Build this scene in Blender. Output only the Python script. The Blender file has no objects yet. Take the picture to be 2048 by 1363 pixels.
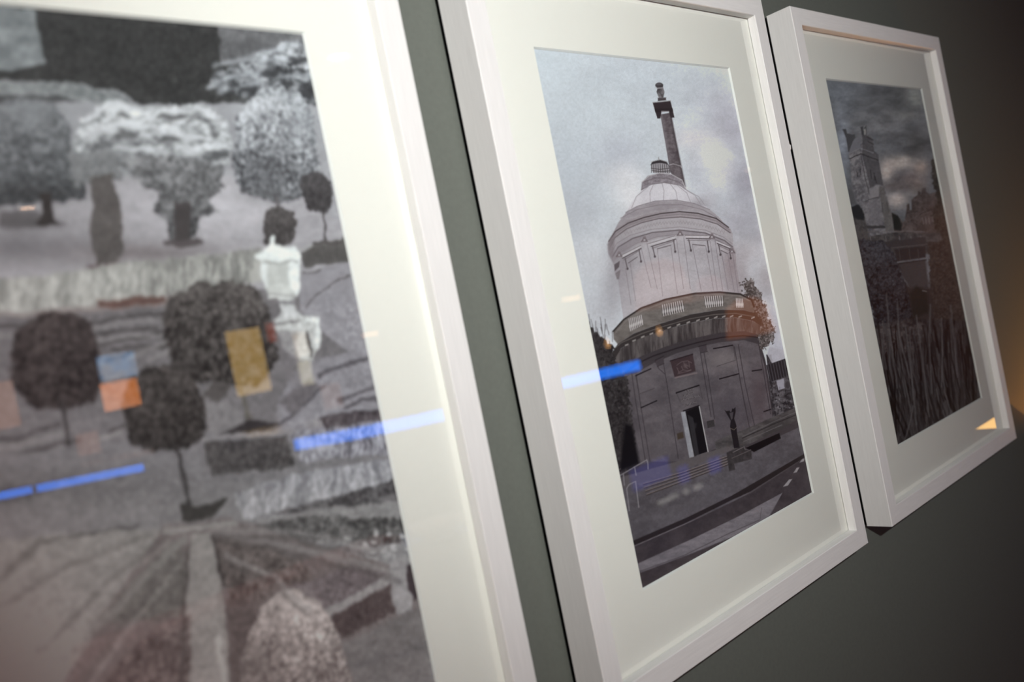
import bpy, bmesh, math, random
import numpy as np
from mathutils import Matrix, Vector

scene = bpy.context.scene
S = 0.30          # metres per print width
Z0 = 1.55         # height of the picture centres above the floor

# ------------------------------------------------------------------ camera
cam_d = bpy.data.cameras.new('camera')
cam = bpy.data.objects.new('camera', cam_d)
scene.collection.objects.link(cam)
CR = (0.71716971, -0.66791304, -0.19889639)      # right
CD = (-0.15522508, 0.12513623, -0.97992148)      # down
CF = (0.67939148, 0.73364371, -0.01393294)       # forward
m = Matrix(((CR[0], -CD[0], -CF[0], -0.69716),
            (CR[1], -CD[1], -CF[1], -0.49270),
            (CR[2], -CD[2], -CF[2], 0.00547 + Z0),
            (0, 0, 0, 1)))
cam.matrix_world = m
cam_d.sensor_width = 36.0
cam_d.lens = 36.0 * 1743.404 / 2048
cam_d.clip_start = 0.02
cam_d.dof.use_dof = True
cam_d.dof.focus_distance = 0.90
cam_d.dof.aperture_fstop = 4.5
scene.camera = cam

# ------------------------------------------------------------------ world, flash, exposure
scene.view_settings.view_transform = 'Standard'
scene.view_settings.look = 'None'
scene.view_settings.gamma = 1.0
scene.view_settings.use_curve_mapping = False
scene.view_settings.exposure = 0.0
world = bpy.data.worlds.new('world'); scene.world = world
world.use_nodes = True
world.node_tree.nodes['Background'].inputs[0].default_value = (0.01, 0.008, 0.007, 1)
world.node_tree.nodes['Background'].inputs[1].default_value = 0.3

fl = bpy.data.lights.new('camera_flash', 'SPOT')
fl.energy = 65.0
fl.color = (0.985, 1.0, 0.985)
fl.spot_size = math.radians(70)
fl.spot_blend = 1.0
fl.shadow_soft_size = 0.02
flash = bpy.data.objects.new('camera_flash', fl)
scene.collection.objects.link(flash)
flash.location = (-2.54 * S, -3.26 * S, 1.21 * S + Z0)
flash.rotation_euler = (Vector((-0.04 * S, 0, 0.66 * S + Z0)) - flash.location).to_track_quat('-Z', 'Y').to_euler()

# ------------------------------------------------------------------ helpers
def link(o):
    scene.collection.objects.link(o); return o
def empty(name, loc=(0, 0, 0)):
    o = bpy.data.objects.new(name, None); o.location = loc; o.empty_display_size = 0.05
    return link(o)
def tag(o, label=None, cat=None, group=None, kind=None):
    if label: o['label'] = label
    if cat: o['category'] = cat
    if group: o['group'] = group
    if kind: o['kind'] = kind
    return o
def mesh_obj(name, verts, faces, mat, parent=None, smooth=False, mats=None, midx=None):
    me = bpy.data.meshes.new(name)
    me.from_pydata([tuple(v) for v in verts], [], faces)
    for mm in (mats or [mat]): me.materials.append(mm)
    if midx: me.polygons.foreach_set('material_index', midx)
    if smooth: me.polygons.foreach_set('use_smooth', [True] * len(me.polygons))
    me.update()
    o = link(bpy.data.objects.new(name, me))
    if parent is not None: o.parent = parent
    return o
def bm_obj(name, bm, mat, parent=None, smooth=False):
    me = bpy.data.meshes.new(name)
    bmesh.ops.recalc_face_normals(bm, faces=bm.faces[:])
    bm.to_mesh(me); bm.free()
    me.materials.append(mat)
    if smooth: me.polygons.foreach_set('use_smooth', [True] * len(me.polygons))
    o = link(bpy.data.objects.new(name, me))
    if parent is not None: o.parent = parent
    return o
def bx(bm, x0, x1, y0, y1, z0, z1, bevel=0.0, rz=0.0, at=(0, 0, 0)):
    r = bmesh.ops.create_cube(bm, size=1.0)
    vs = r['verts']
    for v in vs:
        v.co = Vector(((x0 + x1) / 2 + v.co.x * (x1 - x0), (y0 + y1) / 2 + v.co.y * (y1 - y0), (z0 + z1) / 2 + v.co.z * (z1 - z0)))
    if rz: bmesh.ops.rotate(bm, verts=vs, cent=(0, 0, 0), matrix=Matrix.Rotation(rz, 3, 'Z'))
    bmesh.ops.translate(bm, verts=vs, vec=at)
    if bevel:
        es = list({e for v in vs for e in v.link_edges})
        bmesh.ops.bevel(bm, geom=es, offset=bevel, segments=2, affect='EDGES', profile=0.5)
def box(name, x0, x1, y0, y1, z0, z1, mat, parent=None, bevel=0.0):
    bm = bmesh.new(); bx(bm, x0, x1, y0, y1, z0, z1, bevel); return bm_obj(name, bm, mat, parent)
def lathe(name, prof, mat, parent=None, n=32, at=(0, 0, 0)):
    vs, fs = [], []
    for r, z in prof:
        for k in range(n):
            a = 2 * math.pi * k / n
            vs.append((at[0] + r * math.cos(a), at[1] + r * math.sin(a), at[2] + z))
    for i in range(len(prof) - 1):
        for k in range(n):
            fs.append((i * n + k, i * n + (k + 1) % n, (i + 1) * n + (k + 1) % n, (i + 1) * n + k))
    return mesh_obj(name, vs, fs, mat, parent, smooth=True)

# ------------------------------------------------------------------ materials
def new_mat(name):
    mt = bpy.data.materials.new(name); mt.use_nodes = True
    nt = mt.node_tree
    return mt, nt, nt.nodes['Principled BSDF']
def plain(name, col, rough=0.6, spec=0.4, noise=0.0, nscale=40.0, bump=0.0, stretch=(1, 1, 1), metallic=0.0):
    mt, nt, b = new_mat(name)
    b.inputs['Base Color'].default_value = (*col, 1)
    b.inputs['Roughness'].default_value = rough
    b.inputs['Specular IOR Level'].default_value = spec
    b.inputs['Metallic'].default_value = metallic
    if noise or bump:
        tc = nt.nodes.new('ShaderNodeTexCoord'); mp = nt.nodes.new('ShaderNodeMapping')
        mp.inputs['Scale'].default_value = stretch
        nz = nt.nodes.new('ShaderNodeTexNoise'); nz.inputs['Scale'].default_value = nscale; nz.inputs['Detail'].default_value = 5
        nt.links.new(tc.outputs['Object'], mp.inputs['Vector']); nt.links.new(mp.outputs['Vector'], nz.inputs['Vector'])
        if noise:
            rp = nt.nodes.new('ShaderNodeMapRange')
            rp.inputs['From Min'].default_value = 0.3; rp.inputs['From Max'].default_value = 0.7
            rp.inputs['To Min'].default_value = 1 - noise; rp.inputs['To Max'].default_value = 1 + noise
            mx = nt.nodes.new('ShaderNodeMix'); mx.data_type = 'RGBA'; mx.blend_type = 'MULTIPLY'
            mx.inputs['Factor'].default_value = 1.0
            mx.inputs['A'].default_value = (*col, 1)
            nt.links.new(nz.outputs['Fac'], rp.inputs['Value']); nt.links.new(rp.outputs['Result'], mx.inputs['B'])
            nt.links.new(mx.outputs['Result'], b.inputs['Base Color'])
        if bump:
            bp = nt.nodes.new('ShaderNodeBump'); bp.inputs['Strength'].default_value = bump; bp.inputs['Distance'].default_value = 0.001
            nt.links.new(nz.outputs['Fac'], bp.inputs['Height']); nt.links.new(bp.outputs['Normal'], b.inputs['Normal'])
    return mt
def glow(name, col, strength, noise=0.0, nscale=8.0, col2=None):
    mt, nt, b = new_mat(name)
    nt.nodes.remove(b)
    e = nt.nodes.new('ShaderNodeEmission')
    e.inputs['Color'].default_value = (*col, 1); e.inputs['Strength'].default_value = strength
    if noise:
        tc = nt.nodes.new('ShaderNodeTexCoord'); nz = nt.nodes.new('ShaderNodeTexNoise')
        nz.inputs['Scale'].default_value = nscale; nz.inputs['Detail'].default_value = 4
        mx = nt.nodes.new('ShaderNodeMix'); mx.data_type = 'RGBA'
        mx.inputs['A'].default_value = (*col, 1); mx.inputs['B'].default_value = (*(col2 or col), 1)
        rp = nt.nodes.new('ShaderNodeMapRange'); rp.inputs['From Min'].default_value = 0.35; rp.inputs['From Max'].default_value = 0.65
        nt.links.new(tc.outputs['Object'], nz.inputs['Vector']); nt.links.new(nz.outputs['Fac'], rp.inputs['Value'])
        nt.links.new(rp.outputs['Result'], mx.inputs['Factor']); nt.links.new(mx.outputs['Result'], e.inputs['Color'])
    nt.links.new(e.outputs['Emission'], nt.nodes['Material Output'].inputs['Surface'])
    return mt

M_wall = plain('wall_paint_grey_green', (0.138, 0.150, 0.132), 0.75, 0.15, noise=0.04, nscale=220, bump=0.04)
M_room = plain('wall_paint_dark_brown', (0.05, 0.038, 0.032), 0.8, 0.2, noise=0.15, nscale=4)
M_floor = plain('dark_floorboards', (0.05, 0.034, 0.025), 0.5, 0.4, noise=0.25, nscale=6, stretch=(1, 12, 1))
M_ceil = plain('dark_ceiling', (0.045, 0.04, 0.038), 0.9, 0.1, noise=0.1, nscale=3)
M_frame = plain('white_stained_wood', (0.81, 0.80, 0.785), 0.55, 0.35, noise=0.035, nscale=60, bump=0.10, stretch=(0.5, 9, 9))
M_mat = plain('mount_board_ivory', (0.895, 0.88, 0.845), 0.85, 0.1, noise=0.012, nscale=300, bump=0.03)
M_core = plain('mount_board_white_core', (0.9, 0.91, 0.9), 0.8, 0.1)
M_black = plain('flat_black', (0.004, 0.004, 0.004), 0.9, 0.05)  # behind the frames this black stands in for shade in the wall gap
M_chip = plain('bare_plaster_fleck', (0.75, 0.74, 0.72), 0.8, 0.1)

def glass_material():
    mt, nt, b = new_mat('picture_glass'); nt.nodes.remove(b)
    fr = nt.nodes.new('ShaderNodeFresnel'); fr.inputs['IOR'].default_value = 1.5
    ge = nt.nodes.new('ShaderNodeNewGeometry')
    inv = nt.nodes.new('ShaderNodeMath'); inv.operation = 'SUBTRACT'; inv.inputs[0].default_value = 1.0
    mul = nt.nodes.new('ShaderNodeMath'); mul.operation = 'MULTIPLY'
    two = nt.nodes.new('ShaderNodeMath'); two.operation = 'MULTIPLY'; two.inputs[1].default_value = 1.8; two.use_clamp = True
    tr = nt.nodes.new('ShaderNodeBsdfTransparent'); tr.inputs['Color'].default_value = (0.99, 1.0, 0.99, 1)
    gl = nt.nodes.new('ShaderNodeBsdfGlossy'); gl.inputs['Roughness'].default_value = 0.0
    mix = nt.nodes.new('ShaderNodeMixShader')
    L = nt.links.new
    L(ge.outputs['Backfacing'], inv.inputs[1]); L(fr.outputs['Fac'], mul.inputs[0]); L(inv.outputs[0], mul.inputs[1])
    L(mul.outputs[0], two.inputs[0]); L(two.outputs[0], mix.inputs['Fac'])
    L(tr.outputs[0], mix.inputs[1]); L(gl.outputs[0], mix.inputs[2])
    L(mix.outputs[0], nt.nodes['Material Output'].inputs['Surface'])
    return mt
M_glass = glass_material()

def print_material():
    mt, nt, b = new_mat('photographic_print')
    at = nt.nodes.new('ShaderNodeAttribute'); at.attribute_name = 'ink'
    tc = nt.nodes.new('ShaderNodeTexCoord')
    nz = nt.nodes.new('ShaderNodeTexNoise'); nz.inputs['Scale'].default_value = 900; nz.inputs['Detail'].default_value = 2
    rp = nt.nodes.new('ShaderNodeMapRange'); rp.inputs['From Min'].default_value = 0.3; rp.inputs['From Max'].default_value = 0.7
    rp.inputs['To Min'].default_value = 0.93; rp.inputs['To Max'].default_value = 1.07
    mx = nt.nodes.new('ShaderNodeMix'); mx.data_type = 'RGBA'; mx.blend_type = 'MULTIPLY'; mx.inputs['Factor'].default_value = 1
    L = nt.links.new
    L(tc.outputs['Object'], nz.inputs['Vector']); L(nz.outputs['Fac'], rp.inputs['Value'])
    L(at.outputs['Color'], mx.inputs['A']); L(rp.outputs['Result'], mx.inputs['B'])
    L(mx.outputs['Result'], b.inputs['Base Color'])
    b.inputs['Roughness'].default_value = 0.6; b.inputs['Specular IOR Level'].default_value = 0.15
    return mt
M_print = print_material()

# ------------------------------------------------------------------ the room
WY = 0.0265                                   # face of the picture wall
X0, X1, Y0, ZC = -3.2, 9.4, -8.0, 2.85
def struct(o): return tag(o, kind='structure')
struct(box('wall_front', X0, X1, WY, WY + 0.15, 0, ZC, M_wall))
struct(box('wall_back', X0, X1, Y0 - 0.15, Y0, 0, ZC, M_room))
struct(box('wall_left', X0 - 0.15, X0, Y0 - 0.15, WY + 0.15, 0, ZC, M_room))
M_rose = plain('wall_paint_dusky_rose', (0.26, 0.165, 0.15), 0.8, 0.2, noise=0.12, nscale=3)
struct(box('wall_right', X1, X1 + 0.15, Y0 - 0.15, WY + 0.15, 0, ZC, M_rose))
struct(box('floor', X0 - 0.15, X1 + 0.15, Y0 - 0.15, WY + 0.15, -0.1, 0, M_floor))
struct(box('ceiling', X0 - 0.15, X1 + 0.15, Y0 - 0.15, WY + 0.15, ZC, ZC + 0.1, M_ceil))

# ------------------------------------------------------------------ drawing the three photographs (flat print only)
def hash2(ix, iy, seed):
    h = (ix.astype(np.int64) * 374761393 + iy.astype(np.int64) * 668265263 + seed * 1442695041) & 0xFFFFFFFF
    h = ((h ^ (h >> 13)) * 1274126177) & 0xFFFFFFFF
    return ((h ^ (h >> 16)) & 0xFFFF) / 65535.0
def vnoise(x, y, seed):
    ix, iy = np.floor(x), np.floor(y)
    fx, fy = x - ix, y - iy
    fx = fx * fx * (3 - 2 * fx); fy = fy * fy * (3 - 2 * fy)
    ix = ix.astype(np.int64); iy = iy.astype(np.int64)
    a, b = hash2(ix, iy, seed), hash2(ix + 1, iy, seed)
    c, d = hash2(ix, iy + 1, seed), hash2(ix + 1, iy + 1, seed)
    return (a + (b - a) * fx) * (1 - fy) + (c + (d - c) * fx) * fy
def fbm(x, y, seed=1, octv=3):
    s = 0; a = 0.5; t = 0
    for k in range(octv):
        f, c, d = 2.03 ** k, math.cos(k * 1.1), math.sin(k * 1.1)
        s = s + a * vnoise((x * c - y * d) * f + 17.3 * k, (x * d + y * c) * f - 9.1 * k, seed + k); t += a; a *= 0.62
    return s / t
def leafn(x, y, seed):
    """clumpy cell noise: every leaf clump has its own tone, darker towards its rim"""
    ix, iy = np.floor(x).astype(np.int64), np.floor(y).astype(np.int64)
    best = np.full(x.shape, 9.0); val = np.zeros(x.shape)
    for dx in (-1, 0, 1):
        for dy in (-1, 0, 1):
            jx, jy = ix + dx, iy + dy
            d = (jx + hash2(jx, jy, seed) - x) ** 2 + (jy + hash2(jx, jy, seed + 1) - y) ** 2
            c = d < best
            best = np.where(c, d, best); val = np.where(c, hash2(jx, jy, seed + 2), val)
    return 0.72 * val + 0.28 * (1 - np.clip(np.sqrt(best), 0, 1))
def lin(c):
    c = np.asarray(c, float) / 255.0
    return np.where(c <= 0.04045, c / 12.92, ((c + 0.055) / 1.055) ** 2.4)

def homography(src, dst):
    A = []
    for (x, y), (u, v) in zip(src, dst):
        A.append([x, y, 1, 0, 0, 0, -u * x, -u * y]); A.append([0, 0, 0, x, y, 1, -v * x, -v * y])
    h = np.linalg.solve(np.array(A, float), np.array(dst, float).reshape(-1))
    return np.append(h, 1).reshape(3, 3)

class Sheet:
    """A flat sheet of paper, inked in the coordinates of a drawing whose corner points are given."""
    def __init__(self, corners, us, vs, base, warp=()):
        H = homography([(0, 0), (1, 0), (1, 1), (0, 1)], corners)
        U, V = np.meshgrid(us, vs)
        w = H[2, 0] * U + H[2, 1] * V + 1
        self.shape = U.shape; self.U = U.ravel(); self.V = V.ravel()
        self.X = ((H[0, 0] * U + H[0, 1] * V + H[0, 2]) / w).ravel()
        self.Y = ((H[1, 0] * U + H[1, 1] * V + H[1, 2]) / w).ravel()
        for amp, sc, sd in warp:            # organic wobble of every outline
            dx, dy = fbm(self.X / sc, self.Y / sc, sd) - 0.5, fbm(self.X / sc, self.Y / sc, sd + 50) - 0.5
            self.X = self.X + 2 * amp * dx; self.Y = self.Y + 2 * amp * dy
        self.img = np.tile(np.asarray(base, float), (self.X.size, 1))
        self.o = (0, 0, 1)
    def crop(self, x, y, s): self.o = (x, y, s)
    def tp(self, pts):
        p = np.asarray(pts, float).reshape(-1, 2)
        return p / self.o[2] + [self.o[0], self.o[1]]
    def sel(self, p, pad):
        a, b = p.min(0) - pad, p.max(0) + pad
        return np.nonzero((self.X > a[0]) & (self.X < b[0]) & (self.Y > a[1]) & (self.Y < b[1]))[0]
    def put(self, i, cov, col): self.img[i] += (col - self.img[i]) * cov[:, None]
    def sdist(self, p, x, y):
        d = np.full(x.shape, 1e9); inside = np.zeros(x.shape, bool)
        n = len(p)
        for k in range(n):
            a, b = p[k], p[(k + 1) % n]
            ex, ey = b - a
            t = np.clip(((x - a[0]) * ex + (y - a[1]) * ey) / (ex * ex + ey * ey + 1e-9), 0, 1)
            d = np.minimum(d, (x - a[0] - t * ex) ** 2 + (y - a[1] - t * ey) ** 2)
            c = (a[1] > y) != (b[1] > y)
            xi = a[0] + (y - a[1]) * ex / (ey if abs(ey) > 1e-9 else 1e-9)
            inside ^= c & (x < xi)
        d = np.sqrt(d)
        return np.where(inside, d, -d)
    def tone(self, i, col, tex):
        """tex: (dark, light, sx, sy, seed, contrast) mottling between two tones"""
        if tex is None: return np.asarray(col, float)
        dk, lt, sx, sy, seed, con = tex[:6]
        x, y = self.X[i] / sx, self.Y[i] / sy
        n = 0.62 * fbm(x * 0.9 + y * 0.35, y * 0.9 - x * 0.35, seed, 4) + 0.38 * fbm(x * 0.23, y * 0.23, seed + 7, 2)
        if len(tex) > 6:                    # foliage: leaf clumps, and light falling on the top of the crown
            n = 0.45 * n + 0.33 * leafn(x * 1.1, y * 1.1, seed + 3) + 0.22 * leafn(x * 2.1 + 5, y * 2.1, seed + 9)
            yy = self.Y[i]; n = n + tex[6] * (0.5 - (yy - yy.min()) / (np.ptp(yy) + 1e-6))
            n = 0.5 + (n - 0.5) * con * 0.85
        else: n = 0.5 + (n - 0.5) * con * 1.75
        n = np.clip(n, 0, 1)[:, None]
        return np.asarray(dk, float) + (np.asarray(lt, float) - np.asarray(dk, float)) * n
    def poly(self, pts, col=None, soft=1.5, alpha=1.0, rough=0, rscale=6, tex=None, seed=3):
        p = self.tp(pts); i = self.sel(p, 3 + soft + rough)
        if i.size == 0: return
        sd = self.sdist(p, self.X[i], self.Y[i])
        if rough: sd = sd + rough * 2 * (fbm(self.X[i] / rscale, self.Y[i] / rscale, seed) - 0.5)
        self.put(i, np.clip(0.5 + sd / soft, 0, 1) * alpha, self.tone(i, col, tex))
    def ell(self, cx, cy, rx, ry, col=None, **k):
        a = np.linspace(0, 2 * np.pi, 28, endpoint=False)
        ro = k.pop('rot', 0)
        x, y = rx * np.cos(a), ry * np.sin(a)
        self.poly(np.stack([cx + x * math.cos(ro) - y * math.sin(ro), cy + x * math.sin(ro) + y * math.cos(ro)], 1), col, **k)
    def line(self, pts, w, col, soft=1.2, alpha=1.0):
        p = self.tp(pts); i = self.sel(p, w + soft + 2)
        if i.size == 0: return
        x, y = self.X[i], self.Y[i]; d = np.full(x.shape, 1e9)
        for a, b in zip(p[:-1], p[1:]):
            e = b - a; t = np.clip(((x - a[0]) * e[0] + (y - a[1]) * e[1]) / (e @ e + 1e-9), 0, 1)
            d = np.minimum(d, np.hypot(x - a[0] - t * e[0], y - a[1] - t * e[1]))
        self.put(i, np.clip(0.5 + (w / 2 - d) / soft, 0, 1) * alpha, np.asarray(col, float))
    def lines(self, w, col, segs, **k):
        for s in segs: self.line(s, w, col, **k)
    def blob(self, cx, cy, rx, ry, col, a=1.0, rot=0.0):
        c = self.tp([cx, cy])[0]; rx /= self.o[2]; ry /= self.o[2]
        i = np.nonzero((abs(self.X - c[0]) < 3 * max(rx, ry)) & (abs(self.Y - c[1]) < 3 * max(rx, ry)))[0]
        dx, dy = self.X[i] - c[0], self.Y[i] - c[1]
        u, v = dx * math.cos(rot) + dy * math.sin(rot), -dx * math.sin(rot) + dy * math.cos(rot)
        self.put(i, a * np.exp(-(u / rx) ** 2 - (v / ry) ** 2), np.asarray(col, float))
    def mottle(self, amp, sx, sy, seed):
        n = fbm(self.X / sx, self.Y / sy, seed, 4) - 0.5
        self.img *= (1 + 2 * amp * n)[:, None]
    def speckle(self, amp, sc, seed, y0=-1e9):
        n = leafn(self.X / sc, self.Y / (sc * .8), seed) - 0.5
        self.img *= (1 + 2 * amp * n * np.clip((self.Y - y0) / 60, 0, 1))[:, None]
    def blur(self, n=1):
        a = self.img.reshape(*self.shape, 3)
        for _ in range(n):
            p = np.pad(a, ((1, 1), (0, 0), (0, 0)), mode='edge'); a = (p[:-2] + 2 * p[1:-1] + p[2:]) / 4
            p = np.pad(a, ((0, 0), (1, 1), (0, 0)), mode='edge'); a = (p[:, :-2] + 2 * p[:, 1:-1] + p[:, 2:]) / 4
        self.img = a.reshape(-1, 3)
    def ink(self, illum, veil):
        """paper reflectance from tone, given the brightness that white paper has across the sheet"""
        u, v = self.U * 2 - 1, self.V * 2 - 1
        f = np.exp(illum[0] + illum[1] * u + illum[2] * v + illum[3] * u * u + illum[4] * u * v + illum[5] * v * v)
        return np.clip((lin(np.clip(self.img, 0, 255)) - veil) * [1.0, 1.0, 1.035] / f[:, None], 0.004, 0.92)

# ---- middle picture: domed round tower with a tall column
us2 = np.linspace(0, 1, 441); vs2 = np.linspace(0, 1, 881)
sheet2 = s = Sheet([(1068.2, 94.1), (1458.5, 132), (1630.2, 988.3), (1289.3, 1177)], us2, vs2, (194, 199, 205))
for b in [(1080, 120, 120, 120, (206, 214, 221), 1), (1180, 240, 110, 110, (200, 206, 212), .8), (1300, 150, 120, 60, (192, 198, 205), .8),
          (1130, 330, 80, 90, (186, 191, 199), .7), (1160, 430, 60, 60, (176, 178, 185), .8), (1190, 520, 50, 60, (192, 192, 197), .8), (1200, 620, 50, 60, (180, 180, 186), .8),
          (1245, 310, 50, 50, (178, 180, 190), .7), (1262, 385, 32, 45, (212, 211, 214), .9), (1250, 350, 40, 25, (205, 204, 208), .7),
          (1400, 190, 60, 40, (186, 190, 197), .7), (1460, 220, 60, 60, (174, 173, 182), .8), (1470, 260, 45, 40, (158, 156, 165), .8),
          (1390, 275, 45, 22, (205, 201, 206), .9), (1425, 310, 40, 26, (210, 208, 211), .9), (1450, 345, 28, 30, (206, 204, 208), .8),
          (1500, 360, 40, 60, (150, 147, 157), .9), (1480, 440, 50, 40, (158, 155, 163), .8), (1420, 400, 26, 40, (172, 169, 176), .7), (1395, 340, 20, 40, (172, 172, 180), .7),
          (1530, 470, 40, 40, (150, 147, 154), .8), (1500, 500, 30, 25, (172, 168, 172), .7), (1540, 560, 40, 50, (150, 144, 148), .8), (1560, 640, 40, 60, (164, 159, 166), .8), (1570, 700, 30, 40, (160, 158, 168), .8)]:
    s.blob(*b)
n = fbm(s.X / 55, s.Y / 38, 5, 5) - .5
s.img *= (1 + 0.20 * n * np.clip((s.X - 1000) / 500, .2, 1))[:, None]
# dark ground of the lower half
s.poly([1180, 690, 1235, 705, 1300, 660, 1400, 650, 1515, 655, 1535, 720, 1548, 790, 1640, 790, 1660, 1000, 1280, 1200], (60, 55, 58))
# column
s.crop(1050, 80, 3.408)
s.poly([932, 500, 1003, 486, 1040, 680, 1075, 850, 1108, 1012, 1040, 960, 1000, 890, 968, 700], None, tex=((78, 70, 74), (112, 104, 108), 7, 5, 11, 1.6))
s.line([940, 500, 975, 690, 1010, 880], 3.5, (122, 116, 120), soft=4, alpha=.5); s.line([1000, 500, 1035, 680, 1100, 990], 4, (62, 55, 58), soft=4, alpha=.6)
s.line([985, 848, 1020, 838, 1072, 852, 1077, 864], 1.2, (165, 160, 163)); s.line([990, 856, 1030, 846, 1075, 868], 1.0, (70, 62, 64), alpha=.6)
s.poly([880, 420, 1000, 406, 1028, 520, 1003, 522, 990, 480, 940, 476, 932, 527, 912, 528], (54, 46, 49))
s.poly([892, 462, 1015, 456, 1020, 478, 898, 486], (44, 38, 40), alpha=.8)
s.line([880, 418, 1000, 405], 1.6, (150, 148, 150)); s.line([940, 478, 990, 478], 1.6, (140, 134, 138))
s.poly([914, 408, 972, 402, 964, 384, 918, 388], (66, 60, 62))
s.poly([922, 386, 905, 345, 912, 322, 905, 302, 948, 300, 952, 320, 960, 345, 952, 384], None, tex=((70, 66, 68), (125, 120, 124), 4, 5, 6, 1.6))
s.ell(924, 300, 27, 19, (66, 61, 64)); s.line([908, 320, 950, 317], 1.6, (165, 160, 164)); s.ell(920, 292, 18, 8, (98, 94, 98), alpha=.7)
s.poly([915, 398, 968, 396, 972, 384, 914, 386], (80, 74, 77))
# lantern
s.poly([868, 850, 885, 900, 1000, 906, 990, 845, 950, 820, 900, 818], (150, 146, 150))
for k in range(9):
    x = 874 + k * 14.5; s.line([x, 838 + abs(k - 4) * 2, x + 4 + (4 - k) * -1.2, 898], 1.0, (52, 47, 50))
s.line([872, 868, 930, 876, 992, 868], 1.3, (70, 64, 66)); s.line([878, 884, 935, 892, 996, 886], 1.2, (60, 55, 58))
s.poly([866, 846, 880, 822, 930, 810, 975, 822, 990, 846, 970, 838, 930, 832, 890, 838], (56, 51, 54))
s.line([870, 826, 928, 808, 985, 826], 1.2, (160, 158, 160)); s.line([921, 795, 923, 812], 2, (150, 150, 152))
# drum ring under the lantern
s.poly([803, 1022, 808, 965, 850, 920, 925, 902, 1005, 910, 1075, 945, 1108, 1012, 1060, 985, 960, 968, 870, 982], None, tex=((112, 104, 110), (142, 135, 141), 2.5, 2, 21, 1.8))
s.line([808, 965, 860, 918, 930, 901, 1010, 910, 1080, 948, 1106, 1008], 1.6, (176, 172, 176))
s.line([830, 960, 900, 934, 980, 936, 1060, 962, 1090, 985], 1.4, (98, 90, 95))
s.line([806, 1018, 875, 980, 960, 967, 1060, 984, 1108, 1012], 1.6, (92, 84, 90))
# dome
dome = [803, 1022, 870, 982, 960, 969, 1060, 986, 1108, 1012, 1180, 1068, 1240, 1125, 1270, 1150, 1160, 1108, 1040, 1086, 900, 1092, 780, 1127, 705, 1168, 755, 1085]
s.poly(dome, (193, 189, 195)); s.blob(1010, 1030, 120, 50, (206, 203, 208), .7); s.blob(1200, 1110, 60, 40, (150, 146, 152), .8); s.blob(770, 1090, 40, 60, (205, 202, 206), .6)
for a, b in [((850, 995), (740, 1140)), ((885, 985), (866, 1095)), ((945, 972), (955, 1085)), ((1000, 975), (1050, 1085)), ((1050, 985), (1140, 1100)), ((1085, 1000), (1210, 1120)), ((1100, 1010), (1240, 1125))]:
    mx_ = ((a[0] + b[0]) / 2 + (b[0] - a[0]) * .12 + (8 if b[0] > a[0] else -10), (a[1] + b[1]) / 2 - 6)
    s.line([*a, *mx_, *b], 1.1, (138, 131, 138), alpha=.8)
# stepped rings under the dome
s.poly([705, 1168, 780, 1127, 900, 1092, 1040, 1085, 1160, 1107, 1270, 1150, 1330, 1200, 1400, 1280, 1340, 1240, 1230, 1186, 1100, 1160, 960, 1158, 830, 1180, 700, 1232, 620, 1302, 650, 1240], None,
       tex=((143, 136, 141), (164, 158, 163), 30, 6, 31, 1.4))
s.line([700, 1170, 780, 1127, 900, 1092, 1040, 1085, 1160, 1107, 1270, 1150], 1.2, (120, 113, 118))
s.line([665, 1210, 780, 1150, 930, 1118, 1080, 1118, 1220, 1150, 1320, 1205], 1.2, (122, 114, 119))
s.poly([620, 1300, 700, 1230, 830, 1180, 960, 1157, 1100, 1160, 1230, 1186, 1340, 1240, 1425, 1312, 1430, 1370, 580, 1370], (146, 138, 142))
# big cornice and frieze
s.crop(1150, 430, 4.094)
s.poly([285, 235, 330, 140, 430, 70, 560, 20, 700, -20, 870, -45, 1030, -30, 1180, 20, 1270, 90, 1305, 150, 1308, 240, 1330, 300, 1334, 400, 1380, 650, 1200, 640, 1000, 650, 760, 700, 560, 770, 418, 860, 372, 530, 345, 480, 335, 395, 292, 310], None, tex=((158, 153, 158), (174, 169, 174), 40, 18, 41, 1.4))
s.blob(420, 330, 80, 220, (138, 132, 137), .8); s.blob(1290, 420, 60, 200, (140, 128, 132), .8); s.blob(800, 560, 260, 110, (181, 176, 180), .6); s.blob(620, 640, 160, 60, (172, 167, 172), .6)
s.poly([290, 215, 340, 130, 430, 68, 560, 18, 700, -18, 870, -38, 1030, -22, 1180, 22, 1290, 110, 1300, 150, 1180, 62, 1040, 22, 880, 8, 700, 22, 550, 58, 420, 118, 335, 200, 300, 270], (152, 144, 148))
s.line([296, 210, 350, 128, 450, 62, 580, 15, 720, -18, 870, -34, 1020, -20, 1170, 22, 1270, 95], 2.6, (74, 66, 69)); s.line([305, 228, 352, 148, 450, 80, 580, 34, 720, 2, 870, -14, 1020, 0, 1170, 42, 1275, 115], 3.0, (128, 120, 124), soft=3)
s.line([310, 250, 345, 180, 440, 108, 560, 58, 700, 24, 880, 10, 1040, 26, 1180, 68, 1285, 140], 2.2, (104, 95, 99))
s.line([318, 300, 360, 225, 470, 160, 640, 112, 870, 92, 1080, 118, 1230, 176, 1300, 230], 1.2, (124, 115, 119)); s.line([330, 330, 372, 258, 490, 186, 650, 138, 870, 118, 1080, 142, 1240, 205, 1302, 255], 2.4, (92, 84, 88))
s.line([338, 372, 390, 300, 520, 226, 690, 172, 870, 150], 1.0, (128, 120, 124)); s.line([870, 150, 1080, 170, 1200, 208, 1295, 275], 1.0, (128, 120, 124))
s.poly([330, 335, 372, 258, 490, 186, 650, 138, 870, 118, 1080, 142, 1240, 205, 1302, 255, 1300, 285, 1200, 225, 1080, 178, 870, 160, 690, 182, 520, 236, 390, 312, 340, 385], (128, 120, 125), alpha=.55, soft=5)
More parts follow.
